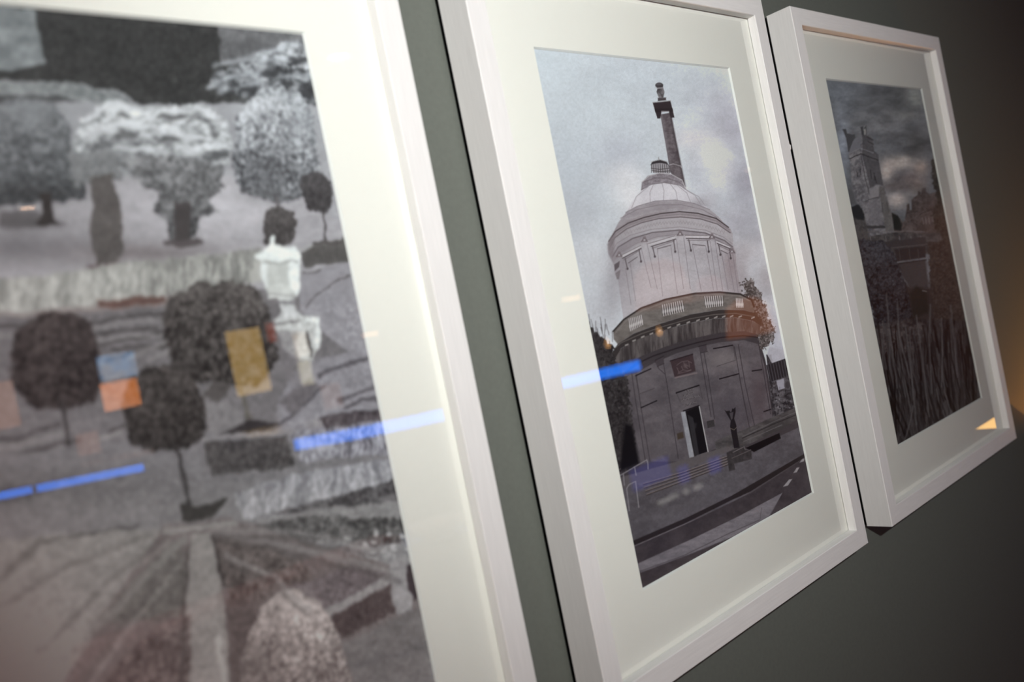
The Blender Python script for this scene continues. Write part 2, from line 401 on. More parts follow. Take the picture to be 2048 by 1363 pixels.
s.poly([300, 285, 345, 195, 440, 122, 560, 70, 700, 36, 880, 22, 1040, 38, 1180, 80, 1290, 155, 1300, 230, 1230, 176, 1080, 118, 870, 92, 640, 112, 470, 160, 360, 225, 318, 300], (160, 154, 158), alpha=.5, soft=3)
for k in range(34):          # chevrons of the frieze
    t = k / 33; x = 430 + t * 800; y = 62 + 95 * ((t - .52) / .52) ** 2 - 6
    s.line([x - 10, y - 12, x, y + 10, x + 10, y - 12], .9, (136, 128, 132), alpha=.7)
s.poly([285, 235, 310, 180, 345, 160, 340, 250, 335, 395, 292, 310], (118, 109, 113), alpha=.75, soft=5)
s.blob(330, 560, 90, 300, (140, 134, 140), .55); s.blob(1380, 520, 70, 260, (132, 120, 124), .6)
# window surrounds
def surround(li, inner, br):
    s.poly(li, (182, 177, 181)); p = np.array(li).reshape(-1, 2)
    s.line([*p[3], *p[2]], 2.2, (84, 76, 80)); s.line([*p[0], *p[1]], 1.2, (112, 104, 108)); s.line([p[3][0] + 8, p[3][1] + 16, p[2][0] - 8, p[2][1] + 14], 1.4, (116, 108, 112))
    s.lines(1.6, (96, 88, 92), [inner])
    for b in br: s.line(b, 2.0, (92, 84, 88)); s.ell(b[-2], b[-1], 9, 10, (80, 72, 76))
surround([398, 325, 555, 243, 558, 268, 408, 348], [455, 388, 528, 338], [[428, 350, 448, 435], [540, 275, 558, 375]])
surround([608, 232, 833, 165, 838, 192, 640, 252], [690, 272, 800, 242], [[650, 250, 670, 335], [822, 200, 836, 295]])
surround([918, 162, 1120, 162, 1122, 190, 926, 186], [978, 236, 1080, 246], [[946, 198, 964, 285], [1098, 205, 1110, 295]])
surround([1165, 200, 1280, 250, 1292, 275, 1180, 228], [1210, 285, 1265, 312], [[1190, 235, 1206, 320], [1280, 280, 1290, 350]])
s.poly([340, 400, 385, 370, 380, 420, 345, 455], (92, 84, 88)); s.poly([350, 470, 392, 440, 380, 520, 362, 520], (110, 102, 106), alpha=.8)
for x, y in ((875, 145), (585, 195), (1135, 170), (380, 318), (1300, 290)):
    s.poly([x - 28, y + 22, x - 8, y - 26, x + 8, y - 26, x + 28, y + 20], (120, 110, 114)); s.line([x - 24, y + 16, x, y - 10, x + 24, y + 14], 1.2, (92, 84, 88)); s.ell(x, y + 4, 8, 8, (165, 160, 164))
for a in [[432, 430, 478, 730], [470, 390, 515, 700], [560, 270, 640, 590], [605, 225, 690, 600], [690, 280, 735, 660], [800, 250, 855, 640], [845, 190, 905, 600], [905, 180, 960, 600], [975, 240, 1050, 620], [1085, 250, 1150, 610], [1120, 210, 1180, 610], [1160, 200, 1225, 615], [1212, 295, 1270, 612], [1265, 310, 1320, 620], [1305, 300, 1352, 630]]:
    s.line(a, 1.0, (118, 110, 115), alpha=.8)
s.line([360, 480, 560, 440, 860, 420, 1100, 480, 1330, 470], .8, (150, 143, 147), alpha=.4)
# right hand tree
s.poly([1380, 570, 1420, 530, 1475, 520, 1490, 580, 1530, 640, 1555, 700, 1590, 780, 1600, 850, 1640, 920, 1650, 1000, 1600, 1090, 1540, 1110, 1500, 960, 1480, 760, 1440, 680], None, rough=9, rscale=5, tex=((50, 45, 44), (140, 132, 132), 4, 4, 51, 2.6, 0.1), seed=52)
for k in range(150):
    a = random.Random(k).random; t = a(); x = 1395 + t * 200 + a() * 90 - 45; y = 560 + t * 420 + a() * 120 - 60; s.ell(x, y, 4 + a() * 6, 4 + a() * 5, (60, 54, 52), alpha=.8)
# balcony parapet
s.poly([335, 950, 420, 850, 560, 757, 760, 686, 1000, 638, 1200, 628, 1370, 645, 1460, 690, 1485, 770, 1480, 800, 1400, 776, 1200, 772, 960, 810, 700, 890, 500, 965, 372, 1052, 338, 1010], None, tex=((88, 82, 80), (112, 106, 103), 14, 6, 61, 1.6))
s.line([336, 945, 420, 850, 560, 757, 760, 686, 1000, 638, 1200, 628, 1370, 645, 1462, 692, 1482, 750], 3.4, (50, 45, 45))
s.line([345, 968, 430, 870, 570, 778, 765, 706, 1000, 657, 1200, 646, 1365, 662, 1445, 700], 1.2, (122, 115, 112))
for a, b, c_, d, n_ in [((455, 850), (568, 815), (468, 945), (580, 888), 8), ((725, 735), (900, 698), (735, 822), (915, 780), 10), ((1070, 665), (1228, 660), (1085, 752), (1232, 738), 9), ((1330, 682), (1392, 686), (1335, 752), (1398, 752), 5)]:
    s.poly([*a, *b, *d, *c_], (66, 60, 60))
    for k in range(n_):
        t = (k + .5) / n_
        x0, y0 = a[0] + (b[0] - a[0]) * t, a[1] + (b[1] - a[1]) * t; x1, y1 = c_[0] + (d[0] - c_[0]) * t, c_[1] + (d[1] - c_[1]) * t
        s.line([x0, y0, x1, y1], 2.2, (176, 170, 170), soft=1.4); s.ell((x0 + x1) / 2 + 1, (y0 + y1) / 2 + 12, 7, 16, (186, 181, 181), alpha=.8)
# cornice under the balcony with dentils, dark streaked band
s.poly([320, 1130, 372, 1050, 500, 965, 700, 890, 960, 810, 1200, 772, 1400, 776, 1485, 800, 1545, 860, 1540, 910, 1480, 868, 1330, 838, 1160, 845, 960, 880, 760, 935, 560, 1000, 400, 1085, 345, 1180], (54, 49, 49))
s.line([340, 1092, 400, 1040, 560, 968, 760, 902, 960, 846, 1160, 812, 1330, 803, 1480, 830], 1.6, (92, 86, 84))
s.poly([345, 1180, 400, 1085, 560, 1000, 760, 935, 960, 880, 1160, 845, 1330, 838, 1480, 868, 1535, 910, 1520, 978, 1400, 950, 1200, 960, 960, 1012, 760, 1072, 560, 1152, 430, 1232, 380, 1215], None, tex=((56, 51, 52), (92, 86, 86), 5, 40, 71, 2.0))
for x, y in ((575, 985), (645, 960), (715, 935), (790, 910), (865, 887), (945, 868), (1025, 851), (1100, 838), (1170, 828), (1235, 822), (1300, 819), (1370, 822), (1475, 832), (505, 1015), (445, 1050)):
    s.poly([x - 16, y + 8, x + 12, y - 4, x + 14, y + 7, x - 14, y + 18], (142, 136, 134))
for k in range(16):
    x = 470 + k * 66; y = 1060 - (x - 470) * .225 + 20; s.line([x, y, x + 10, y + 60], 1.2, (54, 48, 50), alpha=.7)
# lower drum
s.crop(1200, 680, 4.452)
s.poly([215, 245, 240, 375, 290, 660, 360, 1110, 480, 1075, 830, 1075, 1400, 790, 1560, 690, 1500, 280, 1440, 90, 1425, 35, 1300, 0, 1100, 15, 905, 55, 700, 115, 500, 200, 340, 290, 250, 300], None, tex=((74, 69, 73), (94, 88, 92), 18, 14, 81, 1.7))
s.blob(1120, 170, 170, 90, (116, 109, 110), .7); s.blob(420, 420, 120, 160, (97, 91, 95), .6); s.blob(780, 450, 120, 130, (94, 89, 92), .6); s.blob(500, 950, 180, 160, (82, 77, 81), .6); s.blob(1200, 650, 160, 200, (68, 63, 69), .7); s.blob(1440, 500, 90, 250, (74, 64, 68), .7)
s.line([235, 300, 340, 210, 500, 135, 700, 70, 905, 15, 1100, -25, 1300, -40, 1420, -25], 2.6, (40, 35, 38))
s.line([245, 330, 345, 245, 505, 168, 700, 105, 905, 52, 1100, 12, 1300, -5, 1425, 15], 1.2, (60, 55, 58))
for a in [[300, 250, 345, 560, 430, 1070], [345, 300, 385, 570, 470, 1075], [510, 180, 545, 250, 600, 300], [575, 140, 620, 400, 720, 1050], [905, 60, 945, 300, 1010, 680], [945, 110, 985, 330, 1040, 700], [1215, 60, 1275, 400, 1350, 775], [1250, 40, 1310, 380, 1395, 760], [1470, 120, 1505, 330, 1560, 680], [1435, 60, 1470, 250, 1540, 660]]:
    s.line(a, 1.5, (52, 47, 51), alpha=.8)
for p_ in [[515, 175, 585, 140, 592, 205, 530, 232], [895, 55, 965, 38, 975, 100, 915, 112]]: s.poly(p_, (66, 60, 64)); s.line(p_[:4], 1.6, (40, 36, 39)); s.line([p_[6], p_[7], p_[4], p_[5]], 1.2, (50, 45, 48))
for a in [[340, 312, 475, 250], [390, 596, 527, 535], [1085, 345, 1255, 300], [1375, 276, 1460, 264], [1030, 75, 1200, 45], [1480, 640, 1540, 620]]: s.line(a, 2.4, (30, 26, 29))
for a in [[340, 312, 372, 475, 505, 425], [1255, 300, 1320, 640], [1205, 48, 1225, 180, 1060, 232], [700, 465, 735, 545], [905, 400, 932, 520]]: s.line(a, 1.1, (58, 53, 56), alpha=.8)
# plaque with a carved figure
s.poly([645, 182, 845, 122, 872, 275, 685, 327], (60, 49, 52)); s.line([645, 182, 845, 122], 2, (38, 30, 33)); s.line([690, 332, 880, 290], 2.6, (108, 97, 99))
s.lines(1.1, (96, 84, 86), [[705, 220, 745, 190, 800, 182, 835, 200], [765, 195, 778, 230, 800, 250], [778, 215, 810, 230], [720, 285, 760, 262, 800, 270, 830, 262], [715, 295, 830, 268], [745, 230, 760, 262], [705, 240, 725, 285], [810, 190, 818, 240]])
s.blob(780, 225, 22, 22, (98, 86, 88), .6)
# weathered inscription above the door
s.line([700, 467, 900, 401], 2.8, (30, 26, 29))
rg = random.Random(7)
for (xa, ya, xb, yb) in [(775, 455, 855, 436), (762, 498, 855, 468), (742, 535, 912, 492), (785, 578, 880, 550)]:
    n_ = int((xb - xa) / 9)
    for k in range(n_):
        t = k / n_; x, y = xa + (xb - xa) * t, ya + (yb - ya) * t
        s.line([x + rg.uniform(-2, 2), y - 9, x + 2 + rg.uniform(-2, 2), y + 7], .9, (58, 53, 56)); s.line([x + 1, y - 9 + rg.choice((0, 7, 14)), x + 6, y - 10 + rg.choice((0, 7, 14))], .8, (116, 110, 112))
# door
s.poly([742, 640, 782, 628, 864, 1055, 824, 1076], None, tex=((118, 118, 124), (140, 140, 146), 6, 20, 91, 1.4))
s.poly([782, 630, 902, 585, 986, 1004, 884, 1036, 866, 1040], (25, 23, 25)); s.line([765, 628, 902, 582], 2.6, (28, 24, 27)); s.line([905, 590, 986, 1004], 2.0, (156, 154, 156))
s.poly([800, 660, 850, 690, 905, 1020, 870, 1035], (50, 48, 51), alpha=.8); s.line([890, 1028, 980, 998], 2.6, (92, 88, 92)); s.poly([840, 730, 880, 740, 876, 780, 850, 800], (48, 46, 48), alpha=.7, soft=4)
s.poly([706, 828, 760, 812, 770, 868, 714, 884], (62, 54, 48)); s.poly([972, 722, 1034, 708, 1042, 765, 980, 782], (48, 45, 46))
for k in range(4): s.line([982, 734 + k * 12, 1034, 722 + k * 12], .8, (74, 70, 71), alpha=.7)
# trees and shade on the left
s.crop(1220, 560, 1)
s.poly([1180 - 1220, 640 - 560, 1200 - 1220, 665 - 560, 1232 - 1220, 690 - 560, 1236 - 1220, 720 - 560, 1262 - 1220, 760 - 560, 1268 - 1220, 830 - 560, 1282 - 1220, 930 - 560, 1240 - 1220, 945 - 560, 1210 - 1220, 800 - 560], None, rough=6, rscale=5, tex=((30, 27, 28), (70, 66, 67), 5, 6, 101, 2.4, 0), seed=102)
s.poly([1255 - 1220, 845 - 560, 1270 - 1220, 850 - 560, 1285 - 1220, 925 - 560, 1245 - 1220, 940 - 560], (24, 22, 24), soft=8)
for k in range(26):
    a = random.Random(300 + k).random; x = 1184 + a() * 48 - 1220; y = 655 + a() * 50 - 560; s.line([x, y, x + a() * 10 - 6, y - 14 - a() * 16], 1.0, (64, 58, 60), alpha=.8)
# buildings and roof on the right
s.crop(1200, 680, 4.452)
s.poly([1500, 130, 1545, 130, 1560, 210, 1690, 160, 1670, 100, 1700, 90, 1860, 620, 1560, 690], None, tex=((44, 41, 44), (88, 84, 88), 5, 4, 111, 2.6))
s.poly([1508, 130, 1530, 60, 1660, 90, 1675, 165, 1555, 215], (160, 157, 165), alpha=.85)
s.poly([1500, 225, 1690, 160, 1722, 308, 1535, 378], (40, 37, 40))
for k in range(8): s.line([1512 + k * 24, 222 - k * 8, 1545 + k * 23, 372 - k * 8], 1.2, (88, 84, 90), alpha=.7)
s.poly([1590, 365, 1655, 345, 1672, 430, 1610, 450], (140, 137, 146)); s.ell(1692, 402, 32, 46, (78, 74, 78)); s.ell(1692, 402, 20, 32, (58, 54, 58))
for k in range(22):
    a = random.Random(500 + k).random; s.ell(1590 + a() * 170, 480 + a() * 140, 5 + a() * 9, 4 + a() * 5, (120, 116, 122) if k % 3 == 0 else (34, 31, 34), alpha=.8)
for x in (1560, 1590, 1620): s.line([x, 420, x + 36, 680], 1.2, (96, 92, 96), alpha=.6)
# low wall, bench shadow, pavement, road
s.poly([1040, 905, 1160, 850, 1300, 800, 1560, 690, 1780, 600, 1800, 700, 1640, 800, 1300, 950, 1180, 1010, 1060, 1010], None, tex=((58, 55, 56), (80, 76, 77), 12, 6, 121, 1.8))
s.lines(1.4, (88, 84, 86), [[1290, 860, 1560, 735, 1780, 640], [1300, 905, 1640, 760]]); s.lines(1.6, (38, 35, 37), [[1290, 875, 1560, 755, 1780, 665]])
s.crop(1220, 880, 4.543)
s.poly([130, 400, 300, 310, 540, 230, 740, 180, 1080, 100, 1250, 80, 1560, -30, 1760, -120, 1800, 130, 1870, 495, 320, 1360, 230, 950], None, tex=((70, 66, 70), (86, 82, 87), 9, 7, 131, 1.5))
s.poly([110, 330, 300, 280, 740, 160, 1080, 60, 1180, 70, 740, 250, 300, 380, 150, 430], (82, 77, 79))
for k in range(4):
    y = 20 * k; s.line([330 + 10 * k, 395 + y * 1.6, 700, 290 + y * 1.3, 1100, 150 + y * 1.2], 2.2, (56, 50, 50)); s.line([330 + 10 * k, 387 + y * 1.6, 700, 282 + y * 1.3, 1100, 142 + y * 1.2], 1.2, (112, 102, 100))
s.poly([1250, 75, 1560, -60, 1575, -10, 1330, 112, 1300, 95], (22, 20, 22))
s.poly([1080, 115, 1135, 90, 1240, 60, 1250, 90, 1305, 88, 1312, 175, 1150, 215, 1160, 270, 1105, 285, 1090, 190], None, tex=((46, 43, 44), (62, 58, 60), 7, 7, 141, 1.5)); s.line([1140, 112, 1240, 62, 1248, 85], 1.4, (96, 90, 92)); s.line([1130, 165, 1300, 92], 1.2, (86, 80, 82))
s.blob(900, 560, 500, 120, (90, 86, 91), .35, rot=-.4)
s.poly([230, 905, 720, 700, 1130, 505, 1800, 125, 1795, 165, 1300, 470, 1130, 545, 720, 745, 240, 950], (40, 35, 36))
s.line([240, 955, 720, 752, 1080, 600], 1.4, (112, 106, 110)); s.line([1080, 600, 1300, 480, 1790, 170], 1.2, (72, 66, 68))
s.poly([240, 958, 720, 755, 1300, 485, 1800, 165, 1870, 495, 1470, 710, 1590, 485, 1200, 690, 800, 880, 280, 1110], None, tex=((52, 47, 50), (64, 58, 61), 12, 10, 151, 1.5))
s.poly([275, 1112, 800, 880, 1200, 690, 1590, 485, 1555, 545, 1470, 690, 1400, 740, 1150, 870, 800, 1010, 300, 1190], None, tex=((92, 88, 93), (112, 107, 112), 14, 5, 161, 1.6))
s.line([1400, 620, 1385, 735], 1, (70, 65, 68), alpha=.8); s.line([300, 1180, 700, 1040, 1100, 850, 1380, 730], 1.4, (68, 62, 66))
s.poly([300, 1195, 800, 1015, 1150, 875, 1470, 710, 1870, 495, 320, 1362], None, tex=((54, 48, 50), (64, 58, 60), 12, 6, 171, 1.5)); s.poly([1150, 880, 1470, 715, 1880, 490, 1600, 660, 1200, 880], (40, 40, 42), alpha=.7)
for p_ in [[1595, 430, 1650, 365, 1680, 360, 1640, 420], [1690, 305, 1720, 258, 1745, 255, 1720, 300], [1745, 212, 1770, 180, 1792, 175, 1785, 200]]: s.poly(p_, (128, 124, 127))
# statue, its plinth and the hand rails
s.crop(1200, 680, 4.452)
s.poly([1128, 622, 1145, 632, 1175, 628, 1180, 640, 1190, 640, 1198, 610, 1212, 612, 1226, 598, 1228, 640, 1215, 700, 1235, 760, 1240, 820, 1265, 960, 1215, 965, 1190, 830, 1178, 770, 1185, 720, 1150, 660], (32, 29, 32)); s.poly([1172, 650, 1208, 640, 1200, 700, 1190, 712], (66, 62, 66)); s.line([1180, 785, 1215, 800, 1235, 780], 1.0, (100, 90, 84))
s.crop(1220, 880, 4.543)
s.lines(1.5, (128, 124, 128), [[105, 320, 250, 235, 360, 172, 370, 200, 372, 255], [250, 235, 265, 310], [150, 300, 160, 400], [205, 630, 180, 430, 200, 395, 260, 365, 290, 600]])
s.lines(1.2, (112, 108, 110), [[100, 262, 125, 252]])
s.mottle(.05, 4, 4, 181)

# ---- left picture: clipped garden under frost
us1 = np.concatenate([np.linspace(0, .22, 8)[:-1], np.linspace(.22, 1, 400)]); vs1 = np.linspace(0, 1, 601)
C1 = [(-607.8, -55.6), (610.0, 63.2), (889.8, 1426.1), (-158.7, 2033.1)]
sheet1 = s = Sheet(C1, us1, vs1, (122, 119, 122), warp=((7, 40, 901), (3.5, 12, 902)))
s.poly([-300, -60, 640, 50, 640, 230, -300, 230], None, tex=((44, 44, 45), (82, 82, 82), 5, 5, 201, 2.0, 0))
s.poly([-200, -40, 72, 18, 82, 80, 95, 128, 40, 138, -200, 140], None, tex=((108, 113, 116), (150, 155, 158), 22, 14, 202, 1.5), soft=4)
s.poly([437, 44, 640, 60, 640, 140, 443, 130], None, tex=((96, 96, 99), (128, 128, 131), 7, 7, 203, 1.5), soft=3)
s.poly([-300, 165, 60, 158, 135, 163, 240, 180, 285, 205, 660, 206, 680, 370, -300, 370], (160, 161, 166), rough=3)
s.poly([-300, 165, 60, 160, 135, 164, 235, 182, 270, 200, 120, 198, -300, 186], None, rough=3, tex=((118, 122, 124), (160, 164, 166), 5, 4, 204, 1.8)); s.poly([-300, 185, 120, 188, 160, 200, 90, 206, -300, 200], (78, 78, 80), soft=5)
s.poly([-300, 362, 700, 350, 720, 470, 720, 570, -300, 620], (162, 160, 165)); s.blob(440, 405, 170, 60, (192, 190, 196), .95); s.blob(20, 490, 200, 40, (112, 110, 114), .9); s.blob(280, 505, 160, 22, (120, 114, 116), .8); s.blob(60, 445, 100, 14, (128, 126, 130), .8)
s.poly([0, 420, 60, 415, 130, 445, 60, 455, 0, 452], (66, 63, 64), alpha=.6, soft=8)
# cedar, top right
s.poly([410, 175, 440, 140, 500, 115, 560, 85, 640, 68, 650, 205, 560, 205, 470, 190], None, rough=9, rscale=11, tex=((56, 57, 60), (206, 210, 216), 14, 8, 211, 3.0, 0.25), seed=212)
for a in [(430, 130, 500, 112, 600, 80), (415, 172, 470, 150, 540, 140), (520, 120, 600, 112, 640, 120), (440, 185, 520, 160), (560, 150, 640, 150)]: s.line(a, 9, (190, 195, 202), soft=9, alpha=.65)
for q_ in [(540, 142, 20, 7), (600, 115, 22, 7), (500, 176, 18, 8), (615, 180, 18, 14), (470, 172, 10, 6), (575, 168, 14, 5)]: s.ell(*q_, (58, 58, 61), soft=6, alpha=.75)
# left round tree
s.poly([-80, 300, -40, 215, 40, 192, 110, 205, 145, 250, 150, 300, 170, 350, 175, 395, 120, 400, 60, 405, -20, 415, -80, 400], None, rough=7, rscale=9, tex=((58, 59, 62), (140, 143, 147), 9, 8, 221, 2.6, 0.35), seed=222)
s.blob(60, 225, 70, 30, (138, 141, 145), .6); s.blob(60, 385, 90, 22, (62, 62, 64), .6)
s.poly([84, 385, 105, 385, 108, 430, 118, 448, 78, 450, 88, 430], (58, 54, 54))
# frosted spreading shrub in the centre
s.poly([165, 235, 215, 200, 270, 205, 320, 212, 400, 208, 455, 235, 470, 290, 455, 345, 430, 365, 350, 340, 250, 350, 190, 345, 140, 300], None, rough=10, rscale=11, tex=((96, 97, 100), (226, 230, 234), 18, 9, 231, 3.0, 0.35), seed=232)
for a in [(175, 235, 225, 205, 270, 212), (180, 262, 260, 248, 330, 256), (250, 280, 330, 262, 420, 275), (330, 220, 400, 215, 450, 240), (240, 295, 320, 300, 400, 320), (380, 300, 440, 280, 465, 290), (300, 235, 370, 240)]: s.line(a, 9, (218, 221, 226), soft=10, alpha=.75)
for q_ in [(255, 270, 25, 9), (345, 232, 30, 7), (345, 272, 20, 6), (405, 330, 22, 9), (285, 325, 35, 12), (430, 262, 10, 7), (250, 230, 12, 6)]: s.ell(*q_, (92, 92, 94), soft=7, alpha=.8)
s.poly([135, 300, 240, 300, 245, 360, 150, 370], None, rough=6, tex=((98, 99, 101), (150, 152, 155), 6, 5, 241, 2.2, 0.1))
s.poly([250, 310, 380, 305, 450, 330, 452, 380, 420, 395, 440, 420, 400, 440, 390, 475, 345, 478, 335, 440, 310, 420, 330, 395, 280, 365], None, rough=9, rscale=9, tex=((58, 57, 59), (150, 151, 154), 10, 8, 242, 2.6, 0.3), seed=243)
s.poly([350, 400, 385, 400, 380, 480, 352, 485], (74, 70, 71), soft=4)
s.ell(370, 484, 42, 7, (88, 82, 84), soft=6)
# big right hand tree with lobe behind
s.poly([505, 215, 520, 180, 560, 170, 605, 185, 630, 225, 632, 300, 560, 300], None, rough=7, rscale=7, tex=((80, 82, 86), (190, 194, 200), 8, 7, 251, 2.6, 0.3), seed=252)
s.poly([470, 330, 478, 230, 500, 200, 545, 190, 590, 215, 620, 270, 650, 350, 630, 385, 590, 395, 560, 405, 520, 395, 488, 385], None, rough=8, rscale=7, tex=((64, 64, 68), (212, 216, 222), 8, 8, 253, 2.8, 0.3), seed=254)
s.blob(545, 335, 45, 40, (92, 92, 96), .55); s.blob(600, 250, 30, 40, (190, 194, 200), .45); s.blob(545, 385, 50, 14, (96, 96, 99), .6); s.blob(520, 215, 40, 20, (205, 208, 214), .5); s.line([560, 395, 566, 440], 8, (104, 100, 103), soft=5)
s.poly([640, 290, 690, 360, 690, 440, 640, 420], (160, 160, 165), alpha=.7, soft=8)
# yew column, dark ball and standard tree
s.poly([186, 350, 228, 348, 240, 420, 250, 490, 240, 528, 198, 530, 184, 470], None, rough=3, tex=((74, 70, 70), (108, 104, 103), 5, 7, 261, 1.8, 0.1), soft=4); s.ell(218, 532, 42, 6, (92, 80, 82), soft=6)
s.poly([605, 370, 615, 345, 645, 338, 668, 360, 668, 410, 650, 428, 620, 420], None, rough=5, rscale=6, tex=((52, 50, 52), (96, 93, 95), 5, 5, 262, 2.2, 0.2)); s.line([648, 420, 656, 495], 3.5, (70, 66, 67), soft=3)
s.poly([528, 440, 535, 418, 562, 410, 590, 420, 598, 450, 592, 480, 560, 495, 535, 480], None, rough=4, rscale=6, tex=((54, 51, 52), (110, 106, 106), 5, 5, 263, 2.2, 0.25))
s.poly([605, 505, 640, 485, 700, 470, 710, 520, 615, 532], None, tex=((78, 76, 76), (104, 101, 100), 5, 4, 264, 1.8, 0.1), soft=3); s.line([600, 500, 650, 487, 705, 470], 4, (166, 166, 166), soft=4); s.line([632, 490, 700, 475], 6, (84, 80, 80), soft=3)
s.poly([600, 548, 700, 520, 770, 640, 800, 760, 640, 790, 600, 640], (146, 144, 150)); s.lines(3, (92, 88, 90), [[605, 545, 640, 538], [612, 615, 660, 570, 705, 548]])
# frosted grass band
s.poly([-300, 570, 0, 556, 200, 532, 400, 510, 525, 492, 545, 560, 330, 592, 100, 618, -300, 640], None, rough=7, rscale=5, tex=((126, 126, 124), (178, 178, 175), 6, 22, 271, 1.9), seed=272, soft=4)
s.poly([-300, 640, 100, 618, 330, 592, 420, 580, 380, 610, 200, 620, 0, 645, -300, 670], (140, 132, 131), soft=5)
s.poly([195, 600, 330, 588, 335, 602, 250, 614, 200, 612], (98, 78, 74), soft=5)
# parterre behind the topiary
s.poly([-300, 650, 200, 620, 560, 590, 770, 760, 790, 860, 420, 900, -300, 960], (112, 109, 112), soft=6)
for a in [(190, 640, 330, 625), (200, 665, 320, 655), (195, 690, 300, 672, 330, 660), (230, 700, 330, 690), (-60, 660, 120, 640), (220, 720, 300, 700), (0, 880, 120, 850), (20, 910, 160, 880), (220, 860, 260, 840)]: s.line(a, 6, (64, 60, 61), soft=5, alpha=.85)
for a in [(190, 652, 330, 638), (200, 678, 330, 668), (260, 715, 340, 680), (-60, 680, 60, 665), (300, 720, 350, 690), (0, 895, 140, 865), (150, 905, 240, 860)]: s.line(a, 6, (142, 140, 141), soft=6, alpha=.8)
s.poly([600, 730, 760, 690, 790, 860, 560, 880, 560, 800], (136, 134, 140), soft=8)
for a in [(640, 750, 740, 712), (680, 800, 770, 770), (690, 815, 775, 788), (560, 850, 650, 770), (640, 835, 790, 815)]: s.line(a, 7, (74, 70, 75), soft=5, alpha=.8)
s.poly([560, 800, 620, 755, 640, 770, 590, 830], (104, 100, 104), soft=8)
# urn on its pedestal
s.poly([508, 512, 535, 494, 545, 486, 546, 468, 553, 468, 556, 486, 600, 490, 606, 508, 600, 518, 520, 520], (232, 238, 238), soft=4)
s.poly([524, 516, 600, 514, 606, 560, 596, 590, 580, 602, 545, 598, 532, 570], (198, 201, 199), soft=4); s.poly([580, 515, 605, 515, 608, 565, 596, 592, 586, 580], (234, 239, 239), soft=5); s.poly([521, 520, 534, 520, 536, 575, 526, 560], (226, 231, 231), soft=5); s.line([528, 522, 600, 518], 3, (150, 152, 152), soft=3); s.line([538, 588, 590, 592], 3, (156, 156, 158), soft=4)
s.poly([562, 600, 588, 600, 592, 618, 608, 636, 556, 640, 566, 620], (196, 198, 200), soft=4); s.line([564, 606, 588, 606], 6, (120, 118, 122), soft=4)
s.poly([552, 640, 612, 632, 640, 636, 642, 690, 630, 722, 600, 724, 568, 690], (192, 194, 194), soft=5); s.line([556, 648, 600, 642], 4, (112, 108, 112), soft=4); s.line([620, 640, 642, 640, 636, 690], 9, (228, 232, 232), soft=5); s.poly([556, 662, 596, 658, 606, 770, 580, 770], (116, 112, 116), alpha=.6, soft=6); s.line([617, 665, 628, 712], 6, (84, 80, 80), soft=4)
# dark standard trees
s.poly([25, 700, 35, 660, 80, 625, 150, 622, 185, 640, 200, 690, 205, 760, 195, 800, 140, 815, 80, 815, 40, 790, 22, 750], None, rough=9, rscale=9, tex=((36, 31, 32), (88, 80, 80), 11, 11, 281, 2.4, 0.15), seed=282, soft=5)
s.line([128, 800, 140, 900], 9, (58, 54, 55), soft=5)
s.poly([328, 640, 345, 590, 400, 565, 470, 558, 520, 575, 540, 620, 555, 660, 560, 720, 520, 770, 440, 765, 390, 760, 345, 730], None, rough=9, rscale=8, tex=((34, 31, 31), (108, 103, 102), 9, 9, 283, 2.6, 0.2), seed=284, soft=4)
s.poly([410, 790, 430, 755, 470, 770, 440, 810], (84, 80, 80), rough=5, soft=4); s.line([485, 775, 508, 868], 10, (96, 92, 88), soft=5)
s.poly([400, 800, 480, 810, 500, 870, 430, 880], (134, 132, 134), alpha=.5, soft=8); s.poly([440, 868, 500, 842, 560, 845, 530, 868], (56, 52, 54), soft=6)
s.poly([-300, 930, 60, 905, 250, 880, 420, 870, 840, 870, 900, 960, 880, 1000, 400, 1070, -300, 1120], (116, 114, 118), soft=8)
s.poly([412, 885, 580, 870, 592, 935, 425, 948], None, rough=3, tex=((50, 47, 48), (98, 94, 95), 7, 7, 291, 2.4, 0.1), soft=4); s.line([410, 882, 480, 868, 590, 862], 6, (134, 131, 134), soft=4)
s.poly([590, 865, 790, 828, 800, 905, 600, 925], None, rough=4, rscale=4, tex=((92, 90, 98), (158, 158, 168), 4, 12, 292, 2.4), soft=4); s.poly([640, 830, 770, 818, 780, 840, 650, 856], None, tex=((52, 46, 50), (110, 104, 108), 5, 14, 293, 2.4, -0.3), soft=3)
s.poly([246, 810, 262, 760, 300, 730, 350, 728, 395, 760, 412, 810, 415, 870, 380, 895, 310, 900, 262, 890], None, rough=8, rscale=8, tex=((34, 31, 31), (90, 85, 84), 9, 9, 285, 2.5, 0.2), seed=286, soft=4)
s.line([358, 890, 372, 960, 384, 1030], 8, (56, 52, 53), soft=4)
s.blob(120, 970, 260, 40, (96, 94, 97), .6); s.poly([-300, 990, 120, 965, 60, 1000, -300, 1030], (74, 70, 73), alpha=.6, soft=14)
